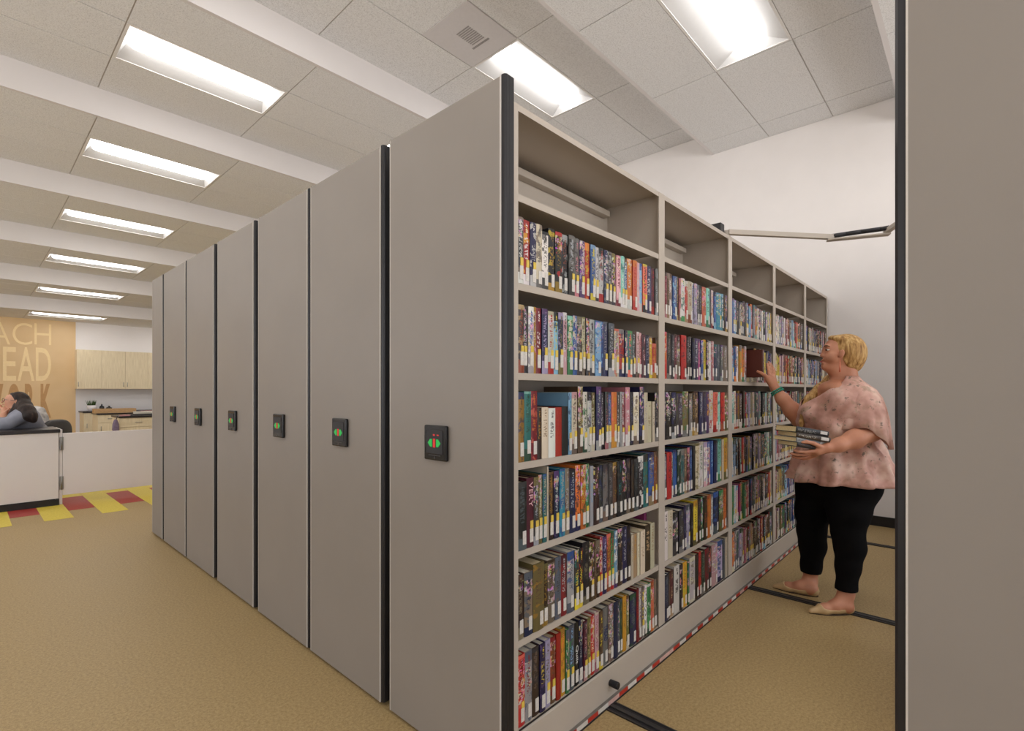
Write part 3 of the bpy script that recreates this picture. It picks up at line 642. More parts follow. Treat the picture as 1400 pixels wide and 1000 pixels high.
# ---------------------------------------------------------------- figures
UP = np.array([0, 0, 1.])
def basis(px):                                            # FW points to picture left, RT away, at that place in the room
    global FW, RT
    u = (px-700)/FPX; n = math.hypot(1, u)
    RT = np.array([CT+ST*u, ST-CT*u, 0.])/n; FW = np.array([-RT[1], RT[0], 0.])
basis(1150)
def at(px, py, d):
    u = (px-700)/FPX; v = (HY-py)/FPX
    return np.array([(CT+ST*u)*d, (ST-CT*u)*d, CH+v*d])
def ground(px, py, z=0):
    d = (CH-z)*FPX/(py-HY); return at(px, py, d)
class SDF:
    def __init__(s, lo, hi, h):
        s.h = h; s.lo = np.array(lo, float); n = np.ceil((np.array(hi)-s.lo)/h).astype(int)+1; s.n = n
        s.f = np.full(n, 1.0, np.float32); s.ax = [(s.lo[i]+h*np.arange(n[i])).astype(np.float32) for i in range(3)]
    def block(s, c0, c1):
        sl = []
        for i in range(3):
            a = int(max(0, math.floor((c0[i]-s.lo[i])/s.h))); b = int(min(s.n[i], math.ceil((c1[i]-s.lo[i])/s.h)+1)); 
            if b <= a: return None, None
            sl.append(slice(a, b))
        g = np.meshgrid(s.ax[0][sl[0]], s.ax[1][sl[1]], s.ax[2][sl[2]], indexing='ij'); return tuple(sl), g
    def put(s, sl, d, k, op='add'):
        f = s.f[sl]
        if op == 'sub':
            hh = np.maximum(k-np.abs(f+d), 0)/k; s.f[sl] = np.maximum(f, -d)+hh*hh*k*.25
        else:
            hh = np.maximum(k-np.abs(f-d), 0)/k; s.f[sl] = np.minimum(f, d)-hh*hh*k*.25
    def cone(s, a, ra, b, rb, k=.02, op='add'):
        a, b = np.array(a, float), np.array(b, float); r = max(ra, rb)+k+.02
        sl, g = s.block(np.minimum(a, b)-r, np.maximum(a, b)+r)
        if sl is None: return s
        ab = b-a; L = float(ab@ab)+1e-9
        t = ((g[0]-a[0])*ab[0]+(g[1]-a[1])*ab[1]+(g[2]-a[2])*ab[2])/L; t = np.clip(t, 0, 1)
        d = np.sqrt((g[0]-a[0]-t*ab[0])**2+(g[1]-a[1]-t*ab[1])**2+(g[2]-a[2]-t*ab[2])**2)-(ra+t*(rb-ra))
        s.put(sl, d, k, op); return s
    def chain(s, pts, k=.02):
        for (a, ra), (b, rb) in zip(pts, pts[1:]): s.cone(a, ra, b, rb, k)
        return s
    def ell(s, c, r, k=.02, op='add', yaw=0, pitch=0):
        c = np.array(c, float); R = max(r)+k+.03
        sl, g = s.block(c-R, c+R)
        if sl is None: return s
        f = FW*math.cos(yaw)-RT*math.sin(yaw); q = FW*math.sin(yaw)+RT*math.cos(yaw); u = UP
        if pitch: f, u = f*math.cos(pitch)+UP*math.sin(pitch), UP*math.cos(pitch)-f*math.sin(pitch)
        x, y, z = g[0]-c[0], g[1]-c[1], g[2]-c[2]
        a = (x*f[0]+y*f[1]+z*f[2]); b = (x*q[0]+y*q[1]+z*q[2]); w = (x*u[0]+y*u[1]+z*u[2])
        k0 = np.sqrt((a/r[0])**2+(b/r[1])**2+(w/r[2])**2); k1 = np.sqrt((a/r[0]**2)**2+(b/r[1]**2)**2+(w/r[2]**2)**2)+1e-6
        s.put(sl, (k0*(k0-1)/k1).astype(np.float32), k, op); return s
    def clip(s, n, p):                                    # keep the side where (x-p).n < 0
        n = np.array(n, float); n /= np.linalg.norm(n); g = np.meshgrid(*s.ax, indexing='ij', sparse=True)
        s.f = np.maximum(s.f, ((g[0]-p[0])*n[0]+(g[1]-p[1])*n[1]+(g[2]-p[2])*n[2]).astype(np.float32)); return s
    def mesh(s):
        f = s.f; ins = f < 0; n = f.shape
        c = np.zeros(tuple(x-1 for x in n), np.int8)
        for i in (0, 1):
            for j in (0, 1):
                for k in (0, 1): c += ins[i:n[0]-1+i, j:n[1]-1+j, k:n[2]-1+k]
        act = (c > 0) & (c < 8); I = np.argwhere(act); idx = np.full(act.shape, -1, np.int64); idx[act] = np.arange(len(I))
        cor = np.array([(i, j, k) for i in (0, 1) for j in (0, 1) for k in (0, 1)])
        V = np.stack([f[I[:, 0]+o[0], I[:, 1]+o[1], I[:, 2]+o[2]] for o in cor], 1)
        acc = np.zeros((len(I), 3)); cnt = np.zeros(len(I))
        for a in range(8):
            for b in range(a+1, 8):
                if abs(cor[a]-cor[b]).sum() != 1: continue
                m = (V[:, a] < 0) != (V[:, b] < 0); t = V[:, a]/(V[:, a]-V[:, b]+1e-12)
                acc[m] += (cor[a]+(cor[b]-cor[a])*t[:, None])[m]; cnt += m
        P = s.lo+(I+acc/cnt[:, None])*s.h
        Q = []
        for ax in range(3):
            sa = [slice(1, -1)]*3; sb = [slice(1, -1)]*3; sa[ax] = slice(0, n[ax]-1); sb[ax] = slice(1, n[ax])
            A = ins[tuple(sa)]; B = ins[tuple(sb)]; e = np.argwhere(A != B); up = A[tuple(e.T)]
            off = np.ones(3, int); off[ax] = 0; e = e+off; o1, o2 = [(1, 2), (2, 0), (0, 1)][ax]
            d1 = np.zeros(3, int); d1[o1] = 1; d2 = np.zeros(3, int); d2[o2] = 1
            ok = np.all((e-d1-d2) >= 0, 1) & np.all(e < np.array(act.shape), 1); e = e[ok]; up = up[ok]
            q = np.stack([idx[tuple((e-d1-d2).T)], idx[tuple((e-d2).T)], idx[tuple(e.T)], idx[tuple((e-d1).T)]], 1)
            q[~up] = q[~up][:, ::-1]; Q.append(q)
        return P, np.concatenate(Q)
def sdf_obj(s, name, mat, parent, smooth=2, origin=(0, 0, 0)):
    P, Q = s.mesh(); P = P-np.array(origin)
    for _ in range(smooth):                              # light laplacian smoothing
        S = np.zeros_like(P); C = np.zeros(len(P))
        for a, b in ((0, 1), (1, 2), (2, 3), (3, 0)):
            np.add.at(S, Q[:, a], P[Q[:, b]]); np.add.at(S, Q[:, b], P[Q[:, a]]); np.add.at(C, Q[:, a], 1); np.add.at(C, Q[:, b], 1)
        P = P*.5+.5*S/np.maximum(C, 1)[:, None]
    me = bpy.data.meshes.new(name); me.vertices.add(len(P)); me.vertices.foreach_set('co', P.astype(np.float32).ravel())
    me.loops.add(Q.size); me.loops.foreach_set('vertex_index', Q.astype(np.int32).ravel()); me.polygons.add(len(Q))
    me.polygons.foreach_set('loop_start', np.arange(0, Q.size, 4, dtype=np.int32)); me.polygons.foreach_set('loop_total', np.full(len(Q), 4, np.int32))
    me.polygons.foreach_set('use_smooth', np.ones(len(Q), bool)); me.materials.append(mat); me.update(calc_edges=True); me.validate()
    return link(name, me, parent)
def skin_mat(name, a, b):
    t = NT(name); tc = t.a('ShaderNodeTexCoord'); n1 = t.noise(tc.outputs['Object'], 9, 3, .5)
    t.c(t.ramp(n1.outputs[0], [(.35, lin(a)), (.65, lin(b))]), t.b.inputs['Base Color']); t.b.inputs['Roughness'].default_value = .5
    t.b.inputs['Subsurface Weight'].default_value = .12; t.b.inputs['Subsurface Radius'].default_value = (.012, .005, .003); t.b.inputs['Subsurface Scale'].default_value = 1
    return t.m
def hair_mat(name, cols, sc):
    t = NT(name); tc = t.a('ShaderNodeTexCoord'); mp = t.a('ShaderNodeMapping'); mp.inputs['Scale'].default_value = sc; t.c(tc.outputs['Object'], mp.inputs[0])
    n1 = t.noise(mp.outputs[0], 1, 4, .6); t.c(t.ramp(n1.outputs[0], [(.3, lin(cols[0])), (.5, lin(cols[1])), (.7, lin(cols[2]))]), t.b.inputs['Base Color'])
    t.b.inputs['Roughness'].default_value = .55; t.b.inputs['Specular IOR Level'].default_value = .3; t.bump(n1.outputs[0], .6, .004); return t.m
def blouse_mat():
    t = NT('floral_blouse'); tc = t.a('ShaderNodeTexCoord'); o = tc.outputs['Object']
    n1 = t.noise(o, 7, 3, .55); n2 = t.noise(o, 16, 3, .6); n3 = t.noise(o, 38, 3, .6)
    a = t.ramp(n1.outputs[0], [(.34, lin((176, 128, 112))), (.5, lin((212, 166, 152))), (.64, lin((232, 200, 184)))])
    a = t.mix(t.ramp(n2.outputs[0], [(.56, (0, 0, 0)), (.70, (.6, .6, .6))]), a, lin((158, 132, 106)))
    f = t.math('MULTIPLY', t.ramp(n3.outputs[0], [(.60, (0, 0, 0)), (.66, (1, 1, 1))]), t.ramp(n2.outputs[0], [(.48, (0, 0, 0)), (.56, (1, 1, 1))]))
    a = t.mix(t.math('MULTIPLY', f, .75), a, lin((76, 70, 58)))
    t.c(a, t.b.inputs['Base Color']); t.b.inputs['Roughness'].default_value = .6; t.bump(n1.outputs[0], .3, .01); return t.m
M['skin'] = skin_mat('fair_skin', (190, 128, 98), (204, 144, 114)); M['skin2'] = skin_mat('olive_skin', (196, 140, 112), (214, 160, 130))
M['blond'] = hair_mat('blonde_hair', ((122, 84, 46), (190, 148, 90), (226, 194, 134)), (60, 60, 9))
M['dark_hair'] = hair_mat('dark_hair', ((24, 18, 16), (44, 32, 28), (72, 54, 44)), (40, 40, 9))
M['blouse'] = blouse_mat(); M['legging'] = plain('black_legging_knit', (10, 9, 11), .9, var=.15, scale=12, spec=.15)
M['shoe'] = plain('beige_shoe_leather', (196, 166, 122), .45, var=.06, scale=15); M['sole'] = plain('dark_shoe_sole', (70, 56, 44), .6)
M['eye_white'] = plain('eye_white', (216, 208, 200), .3); M['iris'] = plain('dark_iris', (40, 34, 32), .2); M['lip'] = plain('rose_lip', (186, 96, 92), .45); M['brow'] = plain('brow_hair', (112, 84, 56), .7)
M['bead'] = plain('turquoise_bead', (40, 150, 126), .3, var=.3, scale=120); M['coral'] = plain('coral_earring', (214, 122, 92), .35)
M['sweat'] = plain('grey_sweatshirt', (142, 144, 156), .85, var=.1, scale=14); M['glass_frame'] = plain('thin_spectacle_frame', (60, 50, 46), .3)

def foot(s, heel, toe, ank, rank, k=.02, off=0):
    heel, toe = np.array(heel), np.array(toe); ax = toe-heel; ax[2] = 0; ax /= np.linalg.norm(ax); L = np.linalg.norm((toe-heel)[:2])
    hp = heel+ax*.03; ball = heel+ax*L*.66; mid = heel+ax*L*.4; tip = heel+ax*(L-.012)
    s.cone(hp+UP*.034, .031+off, mid+UP*.036, .030+off, k).cone(mid+UP*.036, .030+off, ball+UP*.028, .030+off, k).cone(ball+UP*.024, .027+off, tip+UP*.013, .010+off, k)
    return hp, mid, ball, tip, ax, L

def lady():
    O = ground(1147, 826)*np.array([1, 1, 0]); root = thing('person', 'woman in pink floral blouse and black leggings reaching to the shelf, books in arm', 'person', tuple(O))
    lo = np.array([3.0, .25, -.01]); hi = np.array([4.15, 1.35, 1.70]); o = O
    yaw = math.radians(24)
    nh, nt = ground(1166, 839), ground(1106, 839); fh, ft = ground(1119, 816.5), ground(1057, 804)
    b = SDF(lo, hi, .0052)
    # trunk
    b.cone(at(1178, 541, 3.00), .062, at(1136, 541, 3.26), .062, .05)
    b.ell(at(1149, 572, 3.12), (.165, .165, .20), .06, yaw=yaw).ell(at(1150, 640, 3.12), (.165, .165, .16), .06).ell(at(1146, 668, 3.13), (.15, .15, .07), .04)
    b.cone(at(1156, 503, 3.12), .060, at(1156, 530, 3.12), .074, .04)
    b.ell(at(1138, 532, 3.10), (.07, .11, .05), .05, yaw=yaw)
    # legs
    near = [(at(1166, 668, 3.03), .100), (at(1160, 700, 3.01), .086), (at(1158.5, 728, 3.00), .062), (at(1161, 750, 2.995), .060), (at(1158, 785, 2.985), .042), (at(1157, 812, 2.98), .036)]
    far = [(at(1116, 668, 3.23), .092), (at(1111, 700, 3.25), .078), (at(1110, 728, 3.26), .058), (at(1110, 748, 3.265), .056), (at(1108.5, 778, 3.27), .043), (at(1107.5, 795, 3.27), .036)]
    b.chain(near, .03).chain(far, .03)
    for hl, to, lg in ((nh, nt, near), (fh, ft, far)):
        hp, mid, ball, tip, ax, L = foot(b, hl, to, None, 0)
        an = lg[-1][0]; b.cone(an, .036, hp+ax*.012+UP*.045, .034, .03).cone(an, .030, mid+UP*.05, .026, .03)
    # head, slightly lifted towards the shelf
    H = 3.12
    b.ell(at(1156, 481, H), (.098, .076, .098), .02).ell(at(1143, 487, H), (.070, .062, .085), .03)
    b.cone(at(1139.5, 471, H), .036, at(1134.5, 479, H), .040, .03)
    b.cone(at(1131, 497, H), .026, at(1127.5, 501.5, H), .017, .02).cone(at(1134, 501, H), .034, at(1143, 508, H), .046, .03)
    b.cone(at(1128, 477.5, H), .008, at(1123, 486.3, H), .0095, .010).ell(at(1126.3, 487.5, H), (.012, .017, .009), .008)
    b.ell(at(1125, 492.8, H), (.010, .020, .0065), .006).ell(at(1125.2, 496.8, H), (.010, .018, .007), .006)
    b.ell(at(1131, 473.8, H), (.014, .05, .009), .012)
    for sd_ in (-1, 1): b.ell(at(1136.5, 489, H+sd_*.040), (.034, .022, .030), .02).ell(at(1129.6, 478.6, H+sd_*.033), (.011, .012, .0065), .008, 'sub')
    b.ell(at(1150.5, 484, H-.080), (.016, .014, .027), .006, pitch=.25).ell(at(1150.3, 483.5, H-.096), (.009, .006, .016), .004, 'sub').ell(at(1151.5, 484, H+.074), (.019, .011, .031), .006)
    # near (left) arm carrying the books
    b.chain([(at(1180, 542, 2.99), .064), (at(1190, 572, 2.94), .058), (at(1191, 590, 2.91), .054), (at(1168, 601, 2.87), .050), (at(1146, 609, 2.84), .036), (at(1131, 613, 2.83), .027)], .03)
    b.cone(at(1130, 613, 2.83), .025, at(1117, 616.5, 2.84), .028, .015).cone(at(1126, 615, 2.85), .022, at(1112, 618, 2.87), .026, .015).cone(at(1122, 617, 2.87), .018, at(1112, 621, 2.90), .022, .015)
    fb = [((1112, 617, 2.83), (1101, 618.5, 2.83), (1092, 617.5, 2.835), (1085.5, 615.8, 2.845)), ((1110, 619.5, 2.85), (1099, 622, 2.855), (1089, 622, 2.86), (1081, 620.2, 2.87)), ((1110, 622, 2.875), (1100, 625.5, 2.88), (1091, 626, 2.89), (1083.5, 624.5, 2.90)), ((1113, 623.5, 2.90), (1105, 627, 2.915), (1098, 627.5, 2.93), (1092, 626.5, 2.94))]
    for pts in fb: b.chain([(at(*p), r) for p, r in zip(pts, (.0105, .0095, .0088, .0075))], .006)
    b.chain([(at(1122, 611, 2.82), .013), (at(1112, 606.5, 2.81), .0115), (at(1103, 604.5, 2.808), .0098), (at(1096.5, 605, 2.81), .0085)], .008)
    # far (right) arm reaching out
    b.chain([(at(1134, 542, 3.27), .062), (at(1113, 562, 3.27), .060), (at(1096, 574, 3.27), .056), (at(1084, 562, 3.28), .050), (at(1070, 546, 3.30), .037), (at(1060.5, 533, 3.325), .027)], .03)
    w_ = at(1059.5, 531, 3.33)
    b.cone(w_, .025, at(1053.5, 518, 3.36), .027, .015).cone(w_, .022, at(1056, 517, 3.385), .024, .015).cone(w_, .02, at(1050, 518.5, 3.345), .022, .015)
    fr_ = [((1051.5, 514, 3.365), (1050.5, 507.5, 3.385), (1049.3, 502, 3.405), (1048.6, 497.5, 3.42)), ((1054, 512.5, 3.38), (1053.5, 505.5, 3.40), (1052.3, 499.5, 3.42), (1051, 495, 3.435)), ((1056.5, 513.5, 3.395), (1056.5, 507, 3.415), (1055.5, 501.5, 3.435), (1054, 497.5, 3.45)), ((1058, 516, 3.405), (1058.7, 510.5, 3.425), (1058, 506, 3.44), (1057, 502.5, 3.45))]
    for pts in fr_: b.chain([(at(*p), r) for p, r in zip(pts, (.0105, .0095, .0088, .0075))], .006)
    b.chain([(at(1052, 520, 3.34), .014), (at(1045.5, 513.5, 3.34), .0118), (at(1040, 510, 3.345), .0100), (at(1035.5, 508, 3.352), .0085)], .008)
    sdf_obj(b, 'body', M['skin'], root, 2, o); 
    # leggings
    g = SDF(lo, (4.15, 1.35, .95), .007)
    g.ell(at(1148, 655, 3.12), (.215, .205, .14), .06).ell(at(1168, 668, 3.08), (.135, .15, .12), .06)
    g.cone(at(1160, 668, 3.05), .12, at(1118, 668, 3.22), .12, .06)
    g.chain([(at(1166, 668, 3.03), .125), (at(1160, 700, 3.01), .112), (at(1159, 728, 3.00), .083), (at(1162, 748, 2.995), .080), (at(1159.5, 775, 2.985), .063), (at(1157, 806, 2.98), .052), (at(1157, 822, 2.98), .050)], .03)
    g.chain([(at(1115, 668, 3.23), .112), (at(1111, 700, 3.25), .098), (at(1109.5, 726, 3.26), .081), (at(1111, 746, 3.265), .076), (at(1109, 774, 3.27), .058), (at(1108, 790, 3.27), .052), (at(1108, 806, 3.27), .050)], .03)
    g.f[:, :, g.ax[2] < .125] = 1
    g.clip((0, 0, -1), (0, 0, .128)); g.clip((0, 0, 1), (0, 0, .84))
    sdf_obj(g, 'leggings', M['legging'], root, 2, o)
    for hl, to in ((nh, nt), (fh, ft)):
        c0 = np.minimum(hl, to)-.08; c1 = np.maximum(hl, to)+.08; c0[2] = -.002; c1[2] = .12
        s = SDF(c0, c1, .004); hp, mid, ball, tip, ax, L = foot(s, hl, to, None, 0, .02, .005)
        G = np.meshgrid(*s.ax, indexing='ij'); t = ((G[0]-hl[0])*ax[0]+(G[1]-hl[1])*ax[1])/L
        top = np.interp(t, [0, .1, .3, .55, .72, .8, 1], [.072, .066, .036, .030, .040, .10, .10]).astype(np.float32)
        s.f = np.maximum(s.f, (G[2]-top)); s.f = np.maximum(s.f, (.005-G[2]))
        sh = sdf_obj(s, 'shoe', M['shoe'], root, 1, o)
        k = 22; out = []
        for i in range(k):
            a = 2*math.pi*i/k; c = hl+ax*L*.5; side = np.array([-ax[1], ax[0], 0]); ca = math.cos(a); w = (.036 if ca < .2 else .036*(1-.62*((ca-.2)/.8)**1.5))
            out.append(tuple((c+ax*L*.5*ca+side*w*math.sin(a)-O)[:2]))
        MB().prism(out, .0, .006).build('sole', M['sole'], sh, fixn=True)
    # blouse: lofted shell, gathered and flaring below the waist, V neck turned a little to the camera
    R = [(515, 1156, .066, .080, 0), (521, 1156, .082, .115, 0), (527, 1154, .115, .17, .0), (534, 1151, .145, .205, 0), (545, 1147, .178, .218, .002), (556, 1143.5, .205, .220, .003), (566, 1142.5, .218, .218, .003), (577, 1144, .214, .212, .004), (589, 1147, .203, .205, .004), (600, 1149, .198, .202, .004), (606, 1149, .205, .207, .008), (616, 1149, .226, .220, .012), (630, 1150, .255, .240, .016), (644, 1151, .282, .258, .019), (656, 1152, .303, .272, .021)]
    n = 120; vs = []; K = 44; RA = np.array(R, float)
    for i in range(K+1):
        for j in range(n):
            a = 2*math.pi*j/n; sa = a-2*math.pi if a > math.pi else a
            top = 514.5+max(0, 1-abs(sa)/1.1)**1.15*44; py = top+(656-top)*i/K
            pc, ra, rb, am = [np.interp(py, RA[:, 0], RA[:, k]) for k in (1, 2, 3, 4)]; c = at(pc, py, 3.12)
            p = am*(math.sin(11*a+.6*math.sin(3*a))+.4*math.sin(23*a+1)); fold = .010*math.sin(5*a+py*.14)+.006*math.sin(12*a-py*.22) if py > 530 else 0
            f = FW*math.cos(yaw)-RT*math.sin(yaw); q = FW*math.sin(yaw)+RT*math.cos(yaw)
            vs.append(tuple(c+f*(ra+p+fold)*math.cos(a)+q*(rb+p+fold)*math.sin(a)+UP*(-.006*abs(math.sin(5.5*a)) if i > K-2 else 0)-O))
    fs = [(i*n+j, (i+1)*n+j, (i+1)*n+(j+1) % n, i*n+(j+1) % n) for i in range(K) for j in range(n)]
    m = MB().add(vs, fs, 0, True); bl = m.build('blouse', M['blouse'], root)
    so_ = bl.modifiers.new('thickness', 'SOLIDIFY'); so_.thickness = .004; so_.offset = 1
    def sleeve(rings, drop, nm):
        n = 48; v = []
        for i, (c, ax, ra, rb) in enumerate(rings):
            t = i/(len(rings)-1)
            for j in range(n):
                a = 2*math.pi*j/n; am = .012*t*t*math.sin(7*a)+.005*t*math.sin(13*a)
                p = np.array(c)+FW*(ra+am)*math.cos(a)+RT*(rb+am)*math.sin(a); p = p+UP*ax*math.cos(a)
                p = p-UP*drop*t**2*max(0, -math.cos(a))**1.5
                v.append(tuple(p-O))
        f = [(i*n+j, (i+1)*n+j, (i+1)*n+(j+1) % n, i*n+(j+1) % n) for i in range(len(rings)-1) for j in range(n)]
        f.append(tuple(range(n)))
        sl = MB().add(v, f, 0, True).build(nm, M['blouse'], root); q = sl.modifiers.new('thickness', 'SOLIDIFY'); q.thickness = .003
    sleeve([(at(1172, 523, 3.04), .012, .050, .055), (at(1176, 528, 3.01), .02, .078, .075), (at(1178, 538, 2.985), .012, .098, .085), (at(1179.5, 550, 2.96), .0, .108, .088), (at(1181, 562, 2.945), -.01, .114, .092), (at(1181, 573, 2.935), -.016, .119, .095), (at(1181, 584, 2.93), -.02, .126, .098)], .145, 'sleeve')
    sleeve([(at(1142, 528, 3.24), .0, .055, .050), (at(1134, 534, 3.27), .0, .078, .065), (at(1127, 545, 3.28), .0, .088, .075), (at(1119, 556, 3.28), -.0, .092, .082), (at(1113, 567, 3.28), .012, .098, .086), (at(1110, 578, 3.28), .02, .104, .09)], .10, 'sleeve')
    # hair
    h = SDF(lo+np.array([0, 0, 1.0]), hi+np.array([0, 0, .02]), .005)
    h.ell(at(1156.5, 480.5, H), (.108, .097, .107), .02).ell(at(1160, 489, H), (.088, .088, .095), .03)
    h.clip(FW*.88-UP*.47, at(1137.5, 470, H))
    h.ell(at(1147, 464.5, H), (.060, .066, .024), .02, pitch=.25)
    h.ell(at(1134, 496, H), (.06, .13, .05), .012, 'sub')
    h.ell(at(1150.5, 487, H-.09), (.014, .04, .022), .006, 'sub')
    h.chain([(at(1164, 499, H), .052), (at(1157, 508, H+.05), .040), (at(1146, 513, H+.08), .034), (at(1134, 520, H+.09), .030), (at(1120, 532, H+.07), .028), (at(1107, 545, H+.04), .025), (at(1099, 560, H+.02), .020), (at(1096, 578, H+.01), .012), (at(1095, 590, H+.01), .005)], .02)
    hr = sdf_obj(h, 'hair', M['blond'], root, 2, o)
    # face details
    for sd_ in (-1, 1):
        MB().ball(tuple(at(1131.6, 478.6, H+sd_*.030)-O), (.0105, .0105, .0052), 16).build('eye', M['eye_white'], root)
        MB().ball(tuple(at(1129.6, 478.8, H+sd_*.031)-O), (.0050, .0058, .0046), 12).build('iris', M['iris'], root)
        bm_ = MB(); p = [at(1127.5, 473.8, H+sd_*.014), at(1128, 472.6, H+sd_*.03), at(1131, 472.6, H+sd_*.046), at(1134.5, 474.2, H+sd_*.057)]
        for a_, b_ in zip(p, p[1:]): bm_.cyl(a_-O, b_-O, .0028, n=8)
        bm_.build('eyebrow', M['brow'], root)
    MB().ball(tuple(at(1124.6, 494.8, H)-O), (.0055, .016, .0055), 14).build('lips', M['lip'], root)
    e = MB(); e.cyl(at(1148.5, 494.5, H-.085)-O, at(1148.2, 509, H-.088)-O, .0022, .0055, 12); e.ball(tuple(at(1148.6, 493.5, H-.082)-O), .004, 8); e.build('earring', M['coral'], root)
    # beaded bracelets round the reaching wrist
    ax = at(1070, 546, 3.30)-at(1060.5, 533, 3.325); ax /= np.linalg.norm(ax); e1 = np.cross(ax, UP); e1 /= np.linalg.norm(e1); e2 = np.cross(ax, e1)
    for q, off_ in ((0, .004), (1, .018)):
        m = MB(); c = at(1061, 533.6, 3.325)+ax*off_; r = .035+q*.002
        for i in range(20):
            a = 2*math.pi*i/20; m.ball(tuple(c+e1*r*math.cos(a)+e2*r*math.sin(a)-O), .0062, 8)
        m.build('bracelet', M['bead'], root)
    return root
lady()
# stack of books in the crook of her arm, each one a book of its own
M['cream_paper'] = plain('warm_page_edges', (240, 222, 172), .8, var=.1, scale=160)
bo = at(1090, 611, 2.80); rnd = random.Random(3)
e_l = math.atan2(-CT, ST)                                # image right, on the ground
specs = [('cream', 'tan', 'brown', .026, 'lowest of the books held by the standing woman, black cover and cream pages', 'black'), ('silver', 'white', 'grey', .026, 'second from the bottom of the carried stack, pale grey cover', 'silver'), ('brown', 'tan', 'cream', .028, 'third book up in the carried stack, dark brown cover', 'umber'), ('black', 'white', 'grey', .034, 'topmost black book of the carried stack, with a white label', 'black')]
zz = bo[2]
basis(1092); DR = -Vector(FW); DF = Vector(RT)
for i, (a, b2, c2, t, lab, cov) in enumerate(specs):
    # spine runs to the right and away, page edges face the camera's left
    o = one_book('book', (0, 0, 0), t-.001, .205+.01*(i % 2), .160+.006*((i*3) % 4), (cov, b2, c2), 'w', rnd, -rnd.uniform(1, 40))
    th = math.radians(40+[0, 3, -4, 2][i])
    # book axes: height (local z) runs along the spine, depth (local y) towards the pages, thickness (local x) up
    zdir = (DR*math.cos(th)+DF*math.sin(th)); ydir = (-DR*math.sin(th)*1+DF*math.cos(th)); xdir = Vector((0, 0, 1))
    zdir.normalize(); tl = math.radians(9); zdir, xdir = zdir*math.cos(tl)-xdir*math.sin(tl), xdir*math.cos(tl)+zdir*math.sin(tl); ydir = zdir.cross(xdir); ydir = ydir if ydir.dot(DF) > 0 else -ydir
    mat = Matrix((xdir, ydir, zdir)).transposed().to_4x4()
    if mat.determinant() < 0:
        mat = Matrix((xdir, ydir, -zdir)).transposed().to_4x4(); org = Vector((bo[0], bo[1], zz))+zdir*.205
    else: org = Vector((bo[0], bo[1], zz))
    mat.translation = org+ydir*0+zdir*[0, .006, -.004, .004][i]
    o.matrix_world = mat; o['label'] = lab; [ch for ch in o.children if ch.name.startswith('page_block')][0].data.materials[0] = M['cream_paper']; o['group'] = 'books carried by the standing woman'; zz += t
# ---------------------------------------------------------------- service counter, gate and work area on the left
def px_of(x, y, z):
    d = x*CT+y*ST; return 700+FPX*(x*ST-y*CT)/d, HY-FPX*(z-CH)/d
struct(MB().box(.736, .762, 7.735, 8.30, 0, .86).build('trim_post', M['counter_white']))
c = thing('service_counter', 'white service counter with black top and black toe kick at the left edge', 'counter', (.73, 7.72, 0))
MB().box(-4.2, 0, 0, .60, .075, .828).build('body', M['counter_white'], c, bevel=.002)
MB().box(-4.2, -.03, .05, .58, 0, .075).build('toe_kick', M['baseboard'], c)
MB().box(-4.2, .012, -.012, .64, .828, .868).build('countertop', M['counter_black'], c, bevel=.004)
MB().box(-4.2, -.0, -.014, -.0, 0, .070).build('kick_plate', M['baseboard'], c)
g = thing('swing_gate', 'low white swing gate hinged to the service counter', 'gate', (.765, 7.725, 0))
MB().box(0, 1.25, 0, .035, .107, .818).build('leaf', M['counter_white'], g, bevel=.002)
for z in (.70, .25):
    MB().box(-.028, .006, -.006, .002, z-.075, z+.075).cyl((-.010, -.009, z-.075), (-.010, -.009, z+.075), .006, n=10).build('hinge', M['metal'], g)
# wall cabinets
cabs = [(1.657, 2.081, [(0, 1, .06)], 'single door maple wall cabinet nearest the tan mural'), (2.081, 2.935, [(0, .5, .46), (.5, 1, .54)], 'two door maple wall cabinet right of the single door one'), (2.935, 3.79, [(0, .5, .46), (.5, 1, .54)], 'maple wall cabinet partly hidden behind the last shelving unit')]
for x0, x1, doors, lab in cabs:
    w = x1-x0; o = thing('wall_cabinet', lab, 'cabinet', (x0, 14.42, 1.355), 0, 'maple wall cabinets')
    MB().box(.001, w-.001, .02, .33, 0, .86).build('carcass', M['maple'], o)
    for a, b, hx in doors:
        d = MB().box(a*w+.002, b*w-.002, 0, .019, .002, .858).build('door', M['maple'], o)
        MB().cyl((hx*w, -.022, .05), (hx*w, -.022, .15), .005, n=8).cyl((hx*w, -.022, .055), (hx*w, 0, .055), .004, n=8).cyl((hx*w, -.022, .145), (hx*w, 0, .145), .004, n=8).build('handle', M['metal'], d)
def base_unit(x0, x1, y0, depth, top, n, lab, tl):
    w = x1-x0; o = thing('base_cabinet', lab, 'cabinet', (x0, y0, 0), 0)
    MB().box(0, w, .02, depth, .09, top-.03).build('carcass', M['maple'], o); MB().box(.02, w, .06, depth, 0, .09).build('toe_kick', M['baseboard'], o)
    k = w/n
    for i in range(n):
        d = MB().box(i*k+.002, (i+1)*k-.002, 0, .019, top-.19, top-.035).build('drawer', M['maple'], o)
        MB().cyl(((i+.5)*k-.05, -.02, top-.11), ((i+.5)*k+.05, -.02, top-.11), .005, n=8).build('handle', M['metal'], d)
        d = MB().box(i*k+.002, (i+1)*k-.002, 0, .019, .095, top-.195).build('door', M['maple'], o)
        MB().cyl((i*k+.05, -.02, top-.36), (i*k+.05, -.02, top-.26), .005, n=8).build('handle', M['metal'], d)
    MB().box(-.02, w+.01, -.02, depth+.0, top-.03, top).build('countertop', M['counter_black'], o, bevel=.003)
    return o
base_unit(1.74, 4.2, 14.13, .60, .862, 5, 'long maple base cabinet with black top against the far wall', '')
